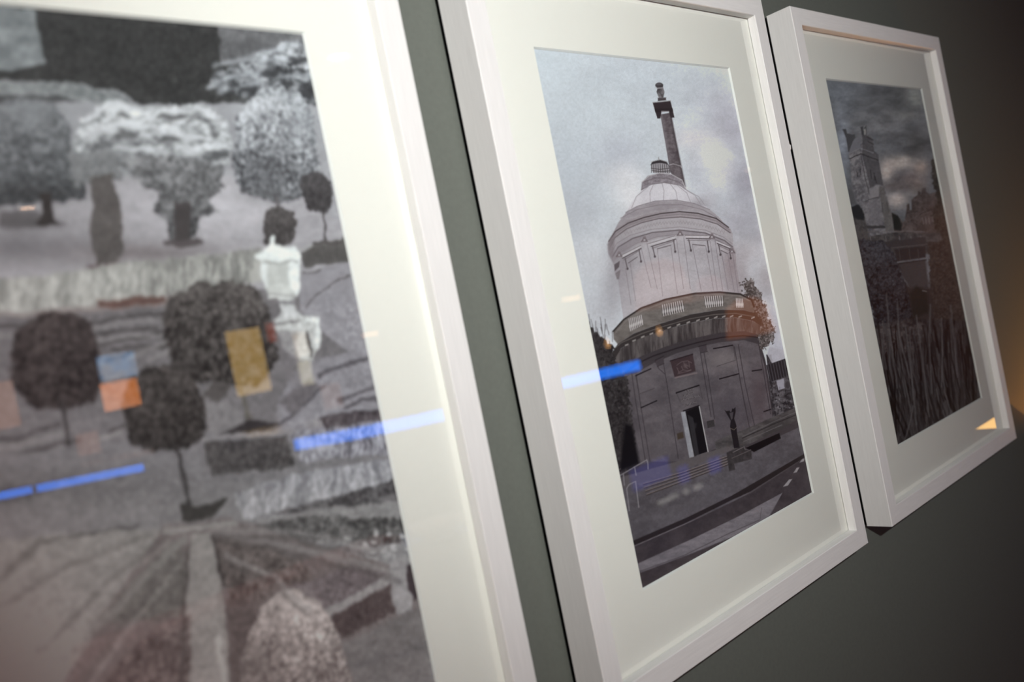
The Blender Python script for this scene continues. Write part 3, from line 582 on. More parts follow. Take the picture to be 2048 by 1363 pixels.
# beds and hedges at the lower right
s.poly([470, 985, 560, 955, 790, 915, 810, 990, 560, 1030, 490, 1040], None, tex=((118, 118, 126), (164, 164, 172), 5, 14, 301, 1.9), soft=4)
s.poly([520, 1032, 650, 1000, 800, 955, 830, 1000, 760, 1012, 640, 1020], None, rough=3, tex=((60, 56, 60), (104, 100, 104), 6, 5, 302, 2.0), soft=4)
s.poly([480, 1050, 640, 1015, 820, 1000, 830, 1045, 560, 1062], (126, 124, 126), rough=3, soft=5)
s.poly([500, 1050, 640, 1028, 820, 1038, 820, 1095, 720, 1090, 600, 1082, 520, 1065], None, rough=5, rscale=6, tex=((46, 44, 45), (122, 120, 120), 9, 8, 303, 2.6, 0), soft=4)
s.poly([480, 1065, 600, 1075, 720, 1090, 830, 1085, 850, 1180, 700, 1180, 560, 1110], None, rough=5, tex=((104, 103, 107), (152, 151, 154), 9, 7, 304, 2.0, 0), soft=6)
for k in range(24):
    a = random.Random(900 + k).random; s.ell(600 + a() * 220, 1060 + a() * 60, 4 + a() * 3, 3 + a() * 2, (186, 186, 190), soft=4, alpha=.7)
# radiating hedges in the foreground
s.poly([-300, 1110, 100, 1070, 270, 1058, 375, 1060, 300, 1150, 150, 1363, -300, 1500], (128, 126, 123), soft=8); s.line([90, 1085, 200, 1062, 280, 1050], 4, (66, 63, 62), soft=4); s.line([0, 1160, 80, 1085], 14, (84, 80, 78), soft=12, alpha=.6)
s.poly([330, 1050, 460, 1035, 850, 1150, 900, 1420, 100, 1420, 200, 1240], (108, 96, 96), soft=8)
s.poly([360, 1010, 395, 1012, 458, 995, 425, 1035, 365, 1042], (60, 57, 55), soft=3)
s.line([330, 1062, 470, 1045], 9, (132, 130, 128), soft=6)
s.poly([345, 1080, 368, 1085, 375, 1150, 372, 1230, 290, 1245, 200, 1240, 280, 1150], None, rough=5, tex=((76, 72, 69), (118, 114, 110), 7, 7, 311, 2.0, 0), soft=6)
s.line([372, 1075, 280, 1165, 150, 1310, 60, 1420], 16, (122, 120, 117), soft=10, alpha=.8)
s.poly([430, 1075, 480, 1080, 610, 1115, 640, 1180, 560, 1200, 470, 1230, 450, 1150], None, rough=5, tex=((58, 48, 47), (122, 108, 104), 9, 9, 312, 2.5, 0.1), soft=6)
s.poly([388, 1065, 428, 1065, 448, 1180, 475, 1420, 370, 1420, 375, 1200], (128, 124, 121), soft=5); s.line([430, 1075, 452, 1170], 5, (52, 46, 45), soft=4)
s.poly([180, 1420, 250, 1310, 330, 1245, 385, 1230, 385, 1420], None, rough=5, tex=((68, 54, 54), (126, 108, 106), 10, 10, 313, 2.4, 0), soft=8)
s.poly([455, 1200, 560, 1190, 500, 1300, 490, 1420, 465, 1420], None, tex=((74, 60, 60), (108, 92, 90), 8, 8, 314, 1.8, 0), soft=8)
s.poly([560, 1180, 700, 1130, 800, 1150, 780, 1180, 650, 1240, 640, 1215], None, tex=((76, 62, 68), (120, 106, 110), 9, 7, 315, 2.0, 0), soft=6)
s.poly([640, 1225, 780, 1150, 790, 1165, 660, 1245], (132, 126, 128), soft=5)
s.poly([650, 1240, 782, 1168, 796, 1225, 690, 1280], None, rough=3, tex=((58, 42, 44), (98, 80, 80), 6, 6, 316, 1.9, 0.1), soft=4)
s.poly([780, 1125, 812, 1112, 828, 1190, 830, 1222, 800, 1235, 788, 1180], (134, 130, 134), soft=4); s.poly([816, 1130, 834, 1120, 848, 1185, 834, 1200, 822, 1180], (62, 48, 54), soft=4)
s.poly([690, 1290, 840, 1215, 900, 1420, 720, 1420], (104, 98, 99), soft=5); s.line([720, 1330, 860, 1290], 10, (84, 80, 84), soft=10, alpha=.6)
s.poly([478, 1420, 492, 1290, 525, 1215, 565, 1180, 600, 1176, 640, 1205, 680, 1270, 725, 1420], None, rough=4, rscale=6, tex=((84, 70, 68), (176, 160, 156), 8, 8, 317, 2.6, 0.35), seed=318, soft=4)
s.blob(585, 1205, 45, 30, (166, 152, 148), .5); s.blob(520, 1330, 30, 60, (92, 80, 78), .5)
for a in [(330, 1075, 200, 1180, 60, 1330), (300, 1068, 120, 1140, -20, 1230), (345, 1130, 250, 1250, 170, 1363)]:
    s.line(a, 10, (92, 88, 86), soft=12, alpha=.55); s.line([v + (12 if k % 2 == 0 else 6) for k, v in enumerate(a)], 7, (138, 135, 132), soft=9, alpha=.6)
for a in [(440, 1068, 560, 1085, 700, 1120, 800, 1150), (430, 1058, 600, 1062, 760, 1100), (455, 1110, 540, 1150, 620, 1215)]:
    s.line(a, 9, (140, 136, 136), soft=10, alpha=.6); s.line([v + (0 if k % 2 == 0 else 14) for k, v in enumerate(a)], 8, (72, 66, 66), soft=10, alpha=.55)
s.line([380, 1090, 372, 1200, 368, 1363], 7, (70, 65, 63), soft=7, alpha=.7)
s.line([438, 1280, 447, 1330, 452, 1420], 9, (168, 164, 162), soft=5)
s.mottle(.09, 30, 14, 332); g_ = s.img.mean(1, keepdims=True); s.img += (g_ - s.img) * .55 * np.clip((s.Y[:, None] - 850) / 150, 0, 1); s.speckle(.10, 8, 335, 560); s.mottle(.06, 7, 6, 331); s.blur(1)  # reddish room reflection held in the lower tones, partly greyed out here

# ---- right picture: castle under dark cloud, tall grass in front
us3 = np.linspace(0, 1, 221); vs3 = np.linspace(0, 1, 521)
sheet3 = s = Sheet([(1654.6, 155.9), (1844.8, 177.5), (1961.6, 800.6), (1797, 890.7)], us3, vs3, (76, 77, 80), warp=((.8, 6, 903),))
for b in [(1670, 180, 60, 40, (84, 87, 92), .9), (1800, 200, 50, 40, (60, 61, 62), .9), (1835, 195, 18, 22, (98, 100, 97), .8), (1815, 232, 26, 12, (94, 95, 94), .7), (1770, 250, 60, 30, (88, 88, 90), .7), (1840, 290, 30, 40, (60, 60, 60), .8),
          (1690, 300, 14, 80, (104, 108, 116), .9), (1800, 328, 30, 14, (122, 116, 112), 1), (1778, 345, 15, 20, (132, 124, 120), 1), (1812, 322, 14, 8, (134, 128, 124), .8), (1845, 338, 16, 16, (122, 112, 106), .9), (1822, 360, 26, 16, (76, 70, 70), .9), (1798, 402, 22, 16, (124, 117, 114), 1), (1795, 375, 30, 12, (78, 73, 73), .8), (1840, 375, 20, 20, (92, 84, 80), .7)]: s.blob(*b)
s.mottle(.22, 24, 13, 401)
s.crop(1680, 240, 5.241)
# tower
s.poly([122, 355, 235, 300, 250, 165, 245, 75, 262, 70, 268, 150, 285, 60, 302, 65, 310, 165, 365, 195, 382, 330, 372, 355, 425, 370, 432, 440, 475, 700, 500, 760, 560, 1000, 600, 1230, 330, 1230, 290, 1080, 200, 850, 155, 700, 135, 420], None, soft=1.8, tex=((70, 69, 72), (100, 98, 100), 4, 4, 411, 1.8))
s.poly([262, 160, 310, 165, 365, 195, 382, 330, 425, 370, 432, 440, 478, 700, 430, 690, 340, 720, 280, 450, 262, 380], (58, 57, 59), alpha=.75)
s.poly([55, 95, 90, 92, 105, 140, 160, 155, 185, 150, 190, 190, 165, 230, 140, 345, 118, 340, 95, 200], (58, 58, 60), soft=1.8); s.poly([120, 350, 165, 225, 190, 195, 250, 165, 242, 300], (84, 84, 88), soft=1.5)
s.poly([240, 75, 268, 65, 268, 110, 300, 55, 306, 160, 262, 165], (52, 52, 54), soft=1.5); s.poly([272, 100, 296, 90, 300, 155, 280, 158], (100, 99, 98))
s.line([130, 410, 245, 358, 425, 428], 1.8, (42, 41, 42)); s.line([125, 355, 240, 300, 375, 352], 1.1, (100, 99, 102)); s.line([245, 358, 290, 620, 340, 800], 1.2, (52, 51, 53)); s.line([305, 180, 372, 215], 1.4, (44, 43, 45)); s.line([320, 230, 376, 262], 1.2, (46, 45, 46))
s.lines(1.4, (42, 41, 43), [[345, 530, 355, 620], [382, 560, 392, 640], [395, 600, 405, 670], [462, 880, 475, 980], [515, 880, 530, 980], [205, 540, 215, 600], [240, 520, 246, 580]])
s.poly([340, 740, 400, 690, 440, 690, 430, 820, 330, 850], (98, 96, 98), soft=3); s.line([290, 860, 340, 840, 430, 820], 1.4, (56, 55, 57)); s.poly([310, 870, 450, 850, 470, 1110, 320, 1110], (88, 86, 89), alpha=.6, soft=3)
s.poly([430, 720, 475, 700, 560, 1000, 590, 1180, 500, 1180], (72, 70, 68), alpha=.7, soft=3)
s.poly([270, 1115, 490, 1120, 500, 1145, 320, 1150], (52, 51, 52), soft=2)
# distant wing of the castle
s.poly([560, 980, 620, 1010, 680, 1090, 700, 1070, 720, 900, 745, 890, 750, 960, 770, 960, 770, 850, 830, 800, 835, 760, 860, 765, 865, 800, 880, 730, 910, 720, 920, 770, 960, 790, 1060, 760, 1100, 1240, 600, 1240], None, soft=2.5, tex=((54, 49, 48), (72, 66, 65), 5, 5, 421, 1.8))
for x in (910, 945, 985, 880): s.line([x, 1040, x + 12, 1110], 1.3, (88, 83, 82)); 
s.line([850, 1010, 960, 960, 1060, 930], 1.2, (40, 37, 37)); s.line([720, 990, 830, 970], 1.1, (44, 41, 41))
s.poly([570, 990, 630, 1020, 670, 1110, 660, 1170, 590, 1170], (34, 35, 34), soft=3)
# tree at the right edge
s.poly([970, 420, 1010, 400, 1060, 640, 1110, 900, 1180, 1300, 1080, 1300, 1010, 1180, 980, 980, 1040, 860, 1000, 700, 975, 560], None, rough=6, rscale=5, tex=((32, 31, 30), (58, 55, 52), 4, 5, 431, 2.0, 0.1), soft=3)
# terraces and balustrades
s.poly([150, 930, 200, 900, 270, 960, 300, 1100, 330, 1230, 600, 1190, 900, 1210, 1060, 1200, 1140, 1420, 220, 1420, 150, 1000], None, soft=3, tex=((46, 45, 46), (64, 62, 62), 6, 6, 441, 2.0))
s.poly([110, 720, 160, 740, 200, 880, 140, 900], (66, 66, 68), soft=3); s.poly([140, 920, 230, 890, 280, 990, 270, 1060, 170, 1040], (36, 37, 38), rough=4, soft=3)
s.line([320, 1180, 520, 1190, 720, 1180, 900, 1190], 1.4, (80, 77, 77)); s.line([330, 1300, 560, 1310, 900, 1300], 1.4, (72, 69, 69))
for x in (345, 500, 640, 760, 860): s.line([x, 1235, x + 10, 1300], 1.2, (88, 85, 85))
s.crop(1700, 480, 3.246)
s.poly([320, 160, 500, 140, 520, 330, 400, 320, 350, 240], (50, 48, 49), soft=4); s.poly([240, 20, 500, -10, 510, 45, 255, 65], (48, 46, 47), soft=3); s.line([255, 62, 510, 40], 1.4, (68, 65, 65)); s.line([310, 165, 505, 140], 2, (34, 32, 33)); s.poly([300, 70, 500, 50, 500, 125, 315, 150], (40, 38, 39), soft=3)
for x in (330, 395, 450): s.line([x, 70, x + 8, 140], 1.2, (56, 54, 54))
# dark shrubs
s.poly([300, 235, 400, 315, 525, 325, 540, 130, 700, 60, 860, 620, 300, 620, 180, 420], (42, 39, 39), soft=6)
s.poly([60, 0, 230, 10, 300, 90, 340, 200, 400, 380, 420, 520, 180, 560, 130, 350], None, rough=6, rscale=6, tex=((20, 20, 22), (58, 58, 62), 5, 5, 451, 2.2, 0.3), soft=3)
s.poly([515, 30, 690, 0, 740, 300, 800, 620, 560, 600, 530, 300], None, rough=6, rscale=6, tex=((32, 29, 28), (58, 53, 51), 4, 4, 452, 2.0, 0.1), soft=3)
s.poly([395, 360, 440, 310, 510, 340, 520, 480, 420, 520], (32, 32, 31), rough=2, soft=6); s.line([505, 345, 480, 340], 2, (74, 72, 72))
# foreground meadow and blades
s.poly([170, 560, 420, 520, 800, 540, 880, 1020, 300, 1360], None, soft=5, tex=((26, 25, 26), (52, 50, 51), 4, 20, 461, 2.0))
s.poly([170, 580, 420, 530, 500, 560, 480, 720, 200, 760], None, alpha=.8, soft=6, tex=((34, 32, 33), (70, 66, 66), 5, 4, 462, 2.4))
rg = random.Random(31)
for k in range(190):
    x = 190 + rg.random() * 640; y0 = 520 + rg.random() * 330; L = 230 + rg.random() * 420; lean = rg.uniform(-.02, .32)
    g = rg.choice([18, 22, 28, 36, 44, 50, 56, 62]); w = rg.uniform(1.0, 3.6)
    s.line([x, y0, x + lean * L * .35, y0 + L * .5, x + lean * L, y0 + L], w, (g, g - 1, g), soft=1.6, alpha=.75)
for a in [(250, 360, 265, 560, 320, 960), (320, 410, 330, 620, 400, 900), (440, 500, 470, 720, 520, 1150), (600, 520, 605, 700, 600, 960), (530, 430, 520, 640, 540, 1000), (660, 440, 675, 640, 700, 900), (370, 560, 400, 800, 440, 1200), (360, 1320, 400, 1180, 420, 1080)]: s.line(a, 3.0, (66, 65, 66), soft=2.5, alpha=.7)
s.mottle(.06, 3, 3, 471)


# ------------------------------------------------------------------ framed pictures
PH, RR, MX, MZ, FW, DD, GG = 1.5548, 0.0337, 0.2552, 0.2633, 0.0700, 0.1037, 0.0182
GF = 0.0028                                     # glass front, in front of the mount
def rail(name, L, par, rot, loc):
    """mitred length of box moulding; local x runs along it, +y is towards the picture opening, z points out of the wall"""
    prof = [(0, 0), (0, DD), (FW, DD), (FW, DD - RR + GF), (FW - 0.016, DD - RR + GF), (FW - 0.016, 0)]   # (inward, out)
    b = 0.0022
    pr = []
    for k, (s, z) in enumerate(prof):
        if k == 1: pr += [(0, DD - b), (b, DD)]
        elif k == 2: pr += [(FW - b, DD), (FW, DD - b)]
        else: pr.append((s, z))
    n = len(pr); vs = []
    for e in (-1, 1):
        for s, z in pr: vs.append((e * (L / 2 - s) * S, s * S, z * S))
    fs = [tuple(range(n))[::-1], tuple(range(n, 2 * n))] + [(k, (k + 1) % n, n + (k + 1) % n, n + k) for k in range(n)]
    o = mesh_obj(name, vs, fs, M_frame, par)
    o.rotation_euler = rot; o.location = loc
    return o
def framed_picture(cx, cz, label, sheet, us, vs, illum, veil):
    root = empty('framed_picture', (cx * S, WY, cz * S + Z0))
    tag(root, label, 'framed picture', 'white framed photographs in a row on the grey wall')
    W, H = 0.5 + MX, PH / 2 + MZ                 # half outer size
    yo = RR - DD - GG                            # local y of mount face, in print widths (root sits on the wall)
    yb = -GG * S                                 # back of the moulding
    R90 = math.pi / 2
    # rails: local z -> -y of the wall
    rail('rail', 2 * W, root, (R90, 0, 0), (0, yb, -H * S))                       # bottom
    rail('rail', 2 * W, root, Matrix(((-1, 0, 0), (0, 0, -1), (0, -1, 0))).to_euler(), (0, yb, H * S))       # top
    rail('rail', 2 * H, root, Matrix(((0, 1, 0), (0, 0, -1), (-1, 0, 0))).to_euler(), (-W * S, yb, 0))       # left
    rail('rail', 2 * H, root, Matrix(((0, -1, 0), (0, 0, -1), (1, 0, 0))).to_euler(), (W * S, yb, 0))        # right
    # backing that fills the wall gap; its black stands in for shade
    i = 0.004
    box('gap_shade_backing', (-W + i) * S, (W - i) * S, -GG * S, -0.0006, (-H + i) * S, (H - i) * S, M_black, root)
    # mount with a bevelled window
    a, c = W - FW + 0.012, H - FW + 0.012
    pw, ph, bv, th = 0.5, PH / 2, 0.0045, 0.006
    def ring(hx, hz, y): return [(-hx * S, y * S, -hz * S), (hx * S, y * S, -hz * S), (hx * S, y * S, hz * S), (-hx * S, y * S, hz * S)]
    v = ring(a, c, yo) + ring(pw, ph, yo) + ring(pw - bv, ph - bv, yo + th) + ring(a, c, yo + th)
    f, mi = [], []
    for k in range(4):
        n = (k + 1) % 4
        f.append((k, n, 4 + n, 4 + k)); mi.append(0)
        f.append((4 + k, 4 + n, 8 + n, 8 + k)); mi.append(1)
        f.append((8 + k, 8 + n, 12 + n, 12 + k)); mi.append(0)
        f.append((k, 12 + k, 12 + n, n)); mi.append(0)
    mt = mesh_obj('mount', v, f, None, root, mats=[M_mat, M_core], midx=mi)
    tag(mt, 'ivory mount with white bevelled window')
    # glass
    box('glass', (-a + .002) * S, (a - .002) * S, (yo - GF + 0.0004) * S, (yo - 0.0006) * S, (-c + .002) * S, (c - .002) * S, M_glass, root)
    # print
    nx, ny = len(us), len(vs)
    U, V = np.meshgrid(us, vs)
    co = np.empty((nx * ny, 3)); co[:, 0] = (U.ravel() - 0.5) * S; co[:, 1] = (yo + th + 0.0008) * S; co[:, 2] = (0.5 - V.ravel()) * PH * S
    idx = np.arange(nx * ny).reshape(ny, nx)
    q = np.stack([idx[1:, :-1], idx[1:, 1:], idx[:-1, 1:], idx[:-1, :-1]], -1).reshape(-1, 4)
    me = bpy.data.meshes.new('photo_print')
    me.vertices.add(nx * ny); me.vertices.foreach_set('co', co.ravel().astype(np.float32))
    me.loops.add(q.size); me.loops.foreach_set('vertex_index', q.ravel().astype(np.int32))
    me.polygons.add(len(q)); me.polygons.foreach_set('loop_start', np.arange(0, q.size, 4, dtype=np.int32))
    me.update(calc_edges=True)
    col = np.ones((nx * ny, 4), np.float32); col[:, :3] = CAL if CAL else sheet.ink(illum, veil)
    at = me.color_attributes.new('ink', 'FLOAT_COLOR', 'POINT'); at.data.foreach_set('color', col.ravel())
    me.materials.append(M_print)
    o = link(bpy.data.objects.new('photo_print', me)); o.parent = root
    return root, o
CAL = 0
ILL1 = (-0.6364, 0.8201, -0.8256, -0.4099, 0.3178, -0.3413)
ILL2 = (-0.4386, -0.1971, -0.2316, -0.0016, 0.0502, -0.1211)
ILL3 = (-1.4548, -0.2604, -0.0592, 0.0230, 0.0301, -0.0992)

r1, p1 = framed_picture(-1.7311, -0.0215, 'white box frame with a frosty topiary garden photograph, nearest and cut by the picture edge', sheet1, us1, vs1, ILL1, 0.003)
tag(p1, 'photograph of a formal garden with clipped trees and a white urn')
r2, p2 = framed_picture(0.0, 0.0, 'white box frame with a photograph of a domed round tower, between the other two frames', sheet2, us2, vs2, ILL2, 0.004)
tag(p2, 'photograph of a round domed tower with a tall column behind')
r3, p3 = framed_picture(1.7251, -0.0036, 'white box frame with a dark photograph of a castle above tall grass', sheet3, us3, vs3, ILL3, 0.007)
tag(p3, 'dark photograph of a castle tower under heavy cloud')
# fleck of bare plaster on the right edge of the middle frame
bm = bmesh.new(); bmesh.ops.create_icosphere(bm, subdivisions=1, radius=0.0030)
bmesh.ops.scale(bm, verts=bm.verts[:], vec=(0.6, 0.6, 1.4))
ch = bm_obj('paint_fleck', bm, M_chip, r2); ch.location = ((0.5 + MX) * S + 0.0012, -(GG + DD) * S + 0.0015, 0.478 * S)

# ------------------------------------------------------------------ uplighter on the picture wall, right of the frames
M_shell = plain('uplighter_shell', (0.22, 0.15, 0.11), 0.6, 0.3)
M_bulb = glow('warm_bulb', (1.0, 0.55, 0.2), 40.0)
root = empty('wall_uplighter', (1.15, WY, 1.08)); tag(root, 'deep open topped square wall uplighter glowing amber', 'wall lamp')
lx, ly, lz = 0.18, 0.168, 0.125
bm = bmesh.new(); t = 0.006
bx(bm, -lx, lx, -ly, -ly + t, -lz, lz); bx(bm, -lx, -lx + t, -ly + t, -0.0005, -lz, lz); bx(bm, lx - t, lx, -ly + t, -0.0005, -lz, lz)
bx(bm, -lx + t, lx - t, -t - .0005, -0.0005, -lz, lz); bx(bm, -lx + t, lx - t, -ly + t, -t, -lz, -lz + t)
bm_obj('shade', bm, M_shell, root)
bl = (0.10, -0.058, -0.05)
lathe('bulb', [(0.0, -0.018), (0.010, -0.014), (0.014, 0.0), (0.010, 0.012), (0.0, 0.016)], M_bulb, root, 16, at=bl)
box('glow_plate', -lx + t, -0.01, -ly + t, -0.085, lz - 0.006, lz - 0.0003, glow('amber_interior_glow', (1.0, 0.56, 0.15), 3.3), root)  # added glowing plate, stands in for the lit inside of the box
lathe('lamp_holder', [(0.009, -0.018), (0.011, -0.03), (0.011, -0.1185)], M_black, root, 16, at=bl)
l = bpy.data.lights.new('uplighter_light', 'POINT'); l.energy = 8.5; l.color = (1.0, 0.42, 0.08); l.shadow_soft_size = 0.008
o = link(bpy.data.objects.new('uplighter_light', l)); o.parent = root; o.location = (bl[0], bl[1], bl[2] + 0.03)

# ------------------------------------------------------------------ the bar across the room (seen mirrored in the picture glass)
M_wood = plain('dark_bar_wood', (0.06, 0.035, 0.022), 0.45, 0.4, noise=0.3, nscale=5, stretch=(1, 1, 0.2))
M_top = plain('bar_top', (0.05, 0.04, 0.04), 0.25, 0.5)
M_led = glow('blue_light_strip', (0.0, 0.20, 1.0), 9.0)
M_kickb = glow('blue_kick_light', (0.09, 0.12, 1.0), 0.75)
M_kickw = glow('white_kick_light', (1.0, 0.98, 0.9), 1.1)
path = [(0.30, -7.15), (0.79, -6.90), (1.20, -6.45), (1.62, -6.05), (1.90, -5.40), (2.02, -4.66), (2.32, -4.25), (2.74, -4.00), (3.78, -3.88), (4.40, -3.69), (5.2, -3.62)]
def strip(name, pts, z0, z1, out, th, mat, par):
    """upright band that follows the bar front, offset towards the room"""
    vs, fs = [], []
    n = len(pts)
    for k, (x, y) in enumerate(pts):
        a, b = pts[max(k - 1, 0)], pts[min(k + 1, n - 1)]
        d = Vector((b[0] - a[0], b[1] - a[1])).normalized(); nx_, ny_ = -d.y, d.x
        for o in (out, out - th):
            for z in (z0, z1): vs.append((x + nx_ * o, y + ny_ * o, z))
    for k in range(n - 1):
        i, j = 4 * k, 4 * k + 4
        fs += [(i, j, j + 1, i + 1), (i + 2, i + 3, j + 3, j + 2), (i + 1, j + 1, j + 3, i + 3), (i, i + 2, j + 2, j)]
    fs += [(0, 1, 3, 2), (4 * n - 4, 4 * n - 2, 4 * n - 1, 4 * n - 3)]
    return mesh_obj(name, vs, fs, mat, par)
bar = empty('bar_counter'); tag(bar, 'curved dark wooden bar counter edged with blue light strips', 'bar counter')
strip('front_panel', path, 0.0, 1.05, 0.0, 0.06, M_wood, bar)
strip('worktop', path, 1.145, 1.19, 0.05, 0.65, M_top, bar)
strip('rear_panel', path, 0.0, 1.145, -0.50, 0.05, M_wood, bar)
strip('head_rail', path, 1.05, 1.145, -0.012, 0.05, M_wood, bar)
strip('light_strip', path[0:2] + [(0.955, -6.715)], 1.072, 1.125, 0.012, 0.02, M_led, bar)
strip('light_strip', [(0.99, -6.68), (1.20, -6.45), (1.56, -6.11)], 1.072, 1.125, 0.012, 0.02, M_led, bar)
strip('light_strip', path[5:10], 1.062, 1.135, 0.012, 0.02, M_led, bar)
for (x0, x1, z0, z1, mt) in [(4.05, 4.50, 0.22, 0.38, M_kickb), (4.56, 4.68, 0.14, 0.27, M_kickb), (4.92, 5.06, 0.12, 0.24, M_kickb), (4.28, 4.52, 0.055, 0.085, M_kickw), (4.58, 4.64, 0.055, 0.085, M_kickw), (4.70, 4.80, 0.055, 0.085, M_kickw)]:
    yk = -3.69 + (x0 + x1 - 8.8) / 2 * 0.0875
    o = box('kick_light', x0, x1, 0, 0.012, z0, z1, mt, bar); o.location = (0, yk + 0.012, 0)

def wall_panel(name, x0, x1, z0, z1, mat, label, cat, frame=True, y=Y0):
    r = empty(name, ((x0 + x1) / 2, y, (z0 + z1) / 2)); tag(r, label, cat)
    w, h = (x1 - x0) / 2, (z1 - z0) / 2
    bm = bmesh.new(); f = 0.012
    bx(bm, -w - f, -w, 0.0005, 0.05, -h - f, h + f); bx(bm, w, w + f, 0.0005, 0.05, -h - f, h + f); bx(bm, -w, w, 0.0005, 0.05, h, h + f); bx(bm, -w, w, 0.0005, 0.05, -h - f, -h)
    bm_obj('casing', bm, M_wood, r)
    box('panel', -w, w, 0.005, 0.04, -h, h, mat, r)
    return r
k = (8.0 + 0.0) / 7.7
def far(x): return x * k - 0.02
wall_panel('screen', far(1.92), far(2.255), 1.83, 2.06, glow('blue_screen', (0.10, 0.42, 0.85), 3.6, 1, 9, (0.42, 0.5, 0.62)), 'screen glowing blue and grey above an orange one', 'screen')
wall_panel('screen', far(1.905), far(2.23), 1.55, 1.805, glow('orange_screen', (1.0, 0.27, 0.02), 6.0, 1, 5, (1.0, 0.36, 0.14)), 'screen glowing orange below a blue one', 'screen')
wall_panel('light_panel', far(3.14), far(3.51), 1.43, 2.10, glow('amber_panel', (1.0, 0.60, 0.13), 3.6, 1, 14, (1.0, 0.66, 0.22)), 'tall amber glowing panel on the far wall', 'wall lamp')
wall_panel('light_panel', far(3.85), far(4.01), 1.70, 1.97, glow('tan_panel', (1.0, 0.62, 0.25), 1.6), 'small tan glowing panel above a cream one', 'wall lamp')
wall_panel('light_panel', far(3.845), far(4.0), 1.40, 1.665, glow('cream_panel', (1.0, 0.92, 0.62), 3.2), 'small cream glowing panel below a tan one', 'wall lamp')
wall_panel('light_panel', far(1.62), far(1.81), 1.20, 1.40, glow('rose_panel', (1.0, 0.42, 0.26), 1.1), 'dim rose glowing panel left of the screens', 'wall lamp')
wall_panel('light_panel', far(4.05), far(4.29), 1.09, 1.36, glow('peach_panel', (1.0, 0.55, 0.40), 0.9), 'dim peach glowing panel near the floor side of the far wall', 'wall lamp')
wall_panel('light_panel', far(0.90), far(1.24), 1.58, 1.98, glow('copper_panel', (1.0, 0.38, 0.14), 1.5), 'copper coloured glowing panel at the left end of the far wall', 'wall lamp')
wall_panel('wall_picture', far(3.58), far(3.68), 1.92, 2.12, glow('red_backlit', (1.0, 0.16, 0.07), 1.7), 'narrow red backlit picture beside the amber panel', 'picture')
wall_panel('light_panel', far(4.69), far(4.90), 1.80, 1.83, glow('dash_light', (1.0, 0.5, 0.22), 5.0), 'thin orange slot light on the far wall', 'wall lamp')
wall_panel('light_panel', 8.22, 8.60, 1.79, 1.82, glow('dash_light_far', (1.0, 0.55, 0.28), 5.0), 'thin orange slot light at the far right of the far wall', 'wall lamp')

# pendant lamps over the bar end
def pendant(x, y, z, r, h, mat, label):
    root = empty('pendant_lamp', (x, y, z)); tag(root, label, 'pendant lamp', 'pendant lamps over the bar')
    lathe('lamp_shade', [(r * .35, h / 2), (r * .8, h * .3), (r, -h / 2), (r * .96, -h / 2), (r * .7, h * .25)], mat, root, 28)
    lathe('cord', [(0.004, h / 2), (0.004, ZC - z - 0.03)], M_wood, root, 8)
    lathe('ceiling_rose', [(0.0, ZC - z - 0.001), (0.05, ZC - z - 0.001), (0.05, ZC - z - 0.02), (0.0, ZC - z - 0.032)], M_wood, root, 16)
pendant(4.47, -3.4, 1.66, 0.22, 0.34, glow('pink_shade', (1.0, 0.40, 0.26), 0.5), 'pink glowing pendant lamp over the bar, largest of three')
pendant(5.06, -3.4, 1.57, 0.12, 0.17, glow('rose_shade', (1.0, 0.42, 0.36), 0.42), 'small rose glowing pendant lamp over the bar')
pendant(5.52, -3.4, 1.27, 0.20, 0.30, glow('orange_shade', (1.0, 0.28, 0.06), 0.7), 'orange glowing pendant lamp hanging lowest over the bar end')
def candle(x, y, z, label):
    root = empty('tealight', (x, y, z)); tag(root, label, 'candle', 'tealights on the bar top')
    lathe('glass_cup', [(0.0, 0.0), (0.03, 0.0), (0.035, 0.07), (0.032, 0.07), (0.027, 0.006), (0.0, 0.006)], M_top, root, 16)
    lathe('flame', [(0.0, 0.075), (0.016, 0.09), (0.02, 0.11), (0.0, 0.16)], glow('flame', (1.0, 0.5, 0.16), 5.0), root, 12)
candle(4.28, -3.85, 1.19, 'lit tealight on the bar top under the pink pendant')
candle(4.86, -3.80, 1.19, 'lit tealight on the bar top under the small rose pendant')

# red banquette, round table and bowl in the middle of the room
M_red = plain('maroon_velvet', (0.30, 0.055, 0.05), 0.9, 0.15, noise=0.35, nscale=9)
sofa = empty('banquette', (0.62, -2.6, 0)); tag(sofa, 'maroon velvet banquette standing in the middle of the room', 'sofa')
bm = bmesh.new(); bx(bm, -0.66, 0.46, 0.22, 0.40, 0.12, 0.90, 0.03); bm_obj('backrest', bm, M_red, sofa)
bm = bmesh.new(); bx(bm, -0.66, 0.46, -0.40, 0.215, 0.12, 0.44, 0.04); bm_obj('seat', bm, M_red, sofa)
for sx in (-0.60, 0.40):
    for sy in (-0.34, 0.34): box('leg', sx - 0.03, sx + 0.03, sy - 0.03, sy + 0.03, 0.0, 0.119, M_wood, sofa)
table = empty('round_table', (1.42, -2.42, 0)); tag(table, 'small round dark table beside the banquette', 'table')
lathe('tabletop', [(0.0, 0.78), (0.29, 0.78), (0.30, 0.77), (0.30, 0.75), (0.0, 0.745)], M_top, table, 40)
lathe('pedestal', [(0.035, 0.744), (0.03, 0.10), (0.06, 0.04)], M_wood, table, 20)
lathe('foot', [(0.0, 0.04), (0.20, 0.03), (0.22, 0.0), (0.0, 0.0)], M_wood, table, 28)
M_bowl = plain('pale_blue_glaze', (0.55, 0.6, 0.78), 0.2, 0.5)
bowl = empty('bowl', (1.38, -2.40, 0.7805)); tag(bowl, 'pale blue bowl on the round table', 'bowl')
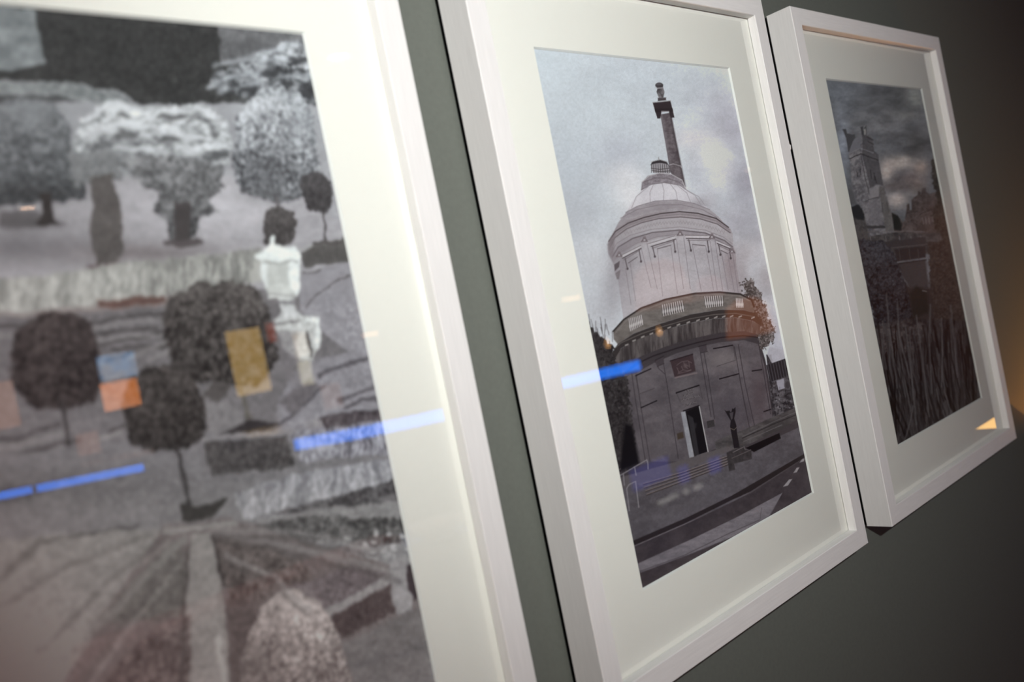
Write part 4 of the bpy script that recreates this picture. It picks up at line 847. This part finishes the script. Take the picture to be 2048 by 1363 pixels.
lathe('body', [(0.0, 0.0), (0.06, 0.0), (0.10, 0.035), (0.125, 0.07), (0.12, 0.07), (0.095, 0.04), (0.055, 0.01), (0.0, 0.01)], M_bowl, bowl, 36)

# added ceiling downlights: warm ambient light, and light on things mirrored in the glass
M_down = glow('downlight_glow', (1.0, 0.62, 0.38), 14.0)
M_ring = plain('downlight_ring', (0.5, 0.5, 0.5), 0.4, 0.5)
def downlight(x, y, power, label, ang=75):
    root = empty('added_ceiling_light', (x, y, ZC)); tag(root, label, 'ceiling light', 'added ceiling downlights')
    lathe('ring', [(0.045, -0.001), (0.06, -0.001), (0.06, -0.012), (0.045, -0.006)], M_ring, root, 24)
    lathe('lens', [(0.0, -0.003), (0.044, -0.003)], M_down, root, 24)
    l = bpy.data.lights.new('added_downlight_beam', 'SPOT'); l.energy = power; l.color = (1.0, 0.62, 0.40); l.spot_size = math.radians(ang); l.spot_blend = 0.6; l.shadow_soft_size = 0.04
    o = link(bpy.data.objects.new('added_downlight_beam', l)); o.parent = root; o.location = (0, 0, -0.02)
downlight(0.55, -1.75, 110, 'added downlight above the banquette')
downlight(1.5, -2.6, 40, 'added downlight above the round table')
downlight(3.2, -1.6, 40, 'added downlight between the banquette and the bar')
downlight(0.9, -5.2, 60, 'added downlight in front of the bar curve')
downlight(2.1, -1.5, 5, 'added fill downlight nearest to the dark castle picture', 120)  # added as warm fill on the right-hand mounts
downlight(8.7, -2.6, 75, 'added downlight washing the rose wall, nearer the pictures', 110)
downlight(8.7, -5.0, 75, 'added downlight washing the rose wall, farther from the pictures', 110)  # both wall washers added so the glass mirrors a pinkish haze

# unseen lamp and table added left of the pictures as warm fill
stb = empty('added_side_table', (-1.7, -2.4, 0)); tag(stb, 'added unseen small square dark table carrying the fill lamp', 'side table')
box('tabletop', -0.24, 0.24, -0.24, 0.24, 0.52, 0.55, M_wood, stb, 0.004)
for sx in (-0.2, 0.2):
    for sy in (-0.2, 0.2): box('leg', sx - 0.018, sx + 0.018, sy - 0.018, sy + 0.018, 0.0, 0.5195, M_wood, stb)
tl = empty('fill_table_lamp', (-1.7, -2.4, 0.5505)); tag(tl, 'added unseen fill lamp with a rose shade on the side table', 'table lamp')
lathe('base', [(0.0, 0.0), (0.08, 0.0), (0.085, 0.015), (0.03, 0.05), (0.05, 0.12), (0.06, 0.18), (0.02, 0.25), (0.012, 0.27), (0.012, 0.36)], M_bowl, tl, 28)
lathe('lamp_shade', [(0.15, 0.30), (0.10, 0.50), (0.097, 0.50), (0.147, 0.30)], plain('rose_lampshade', (0.75, 0.42, 0.34), 0.9, 0.1), tl, 32)
l = bpy.data.lights.new('warm_fill_light', 'POINT'); l.energy = 26.0; l.color = (1.0, 0.56, 0.42); l.shadow_soft_size = 0.1  # added warm fill for the mounts, set above the shade
o = link(bpy.data.objects.new('warm_fill_light', l)); o.parent = tl; o.location = (0.0, 0.0, 0.62)
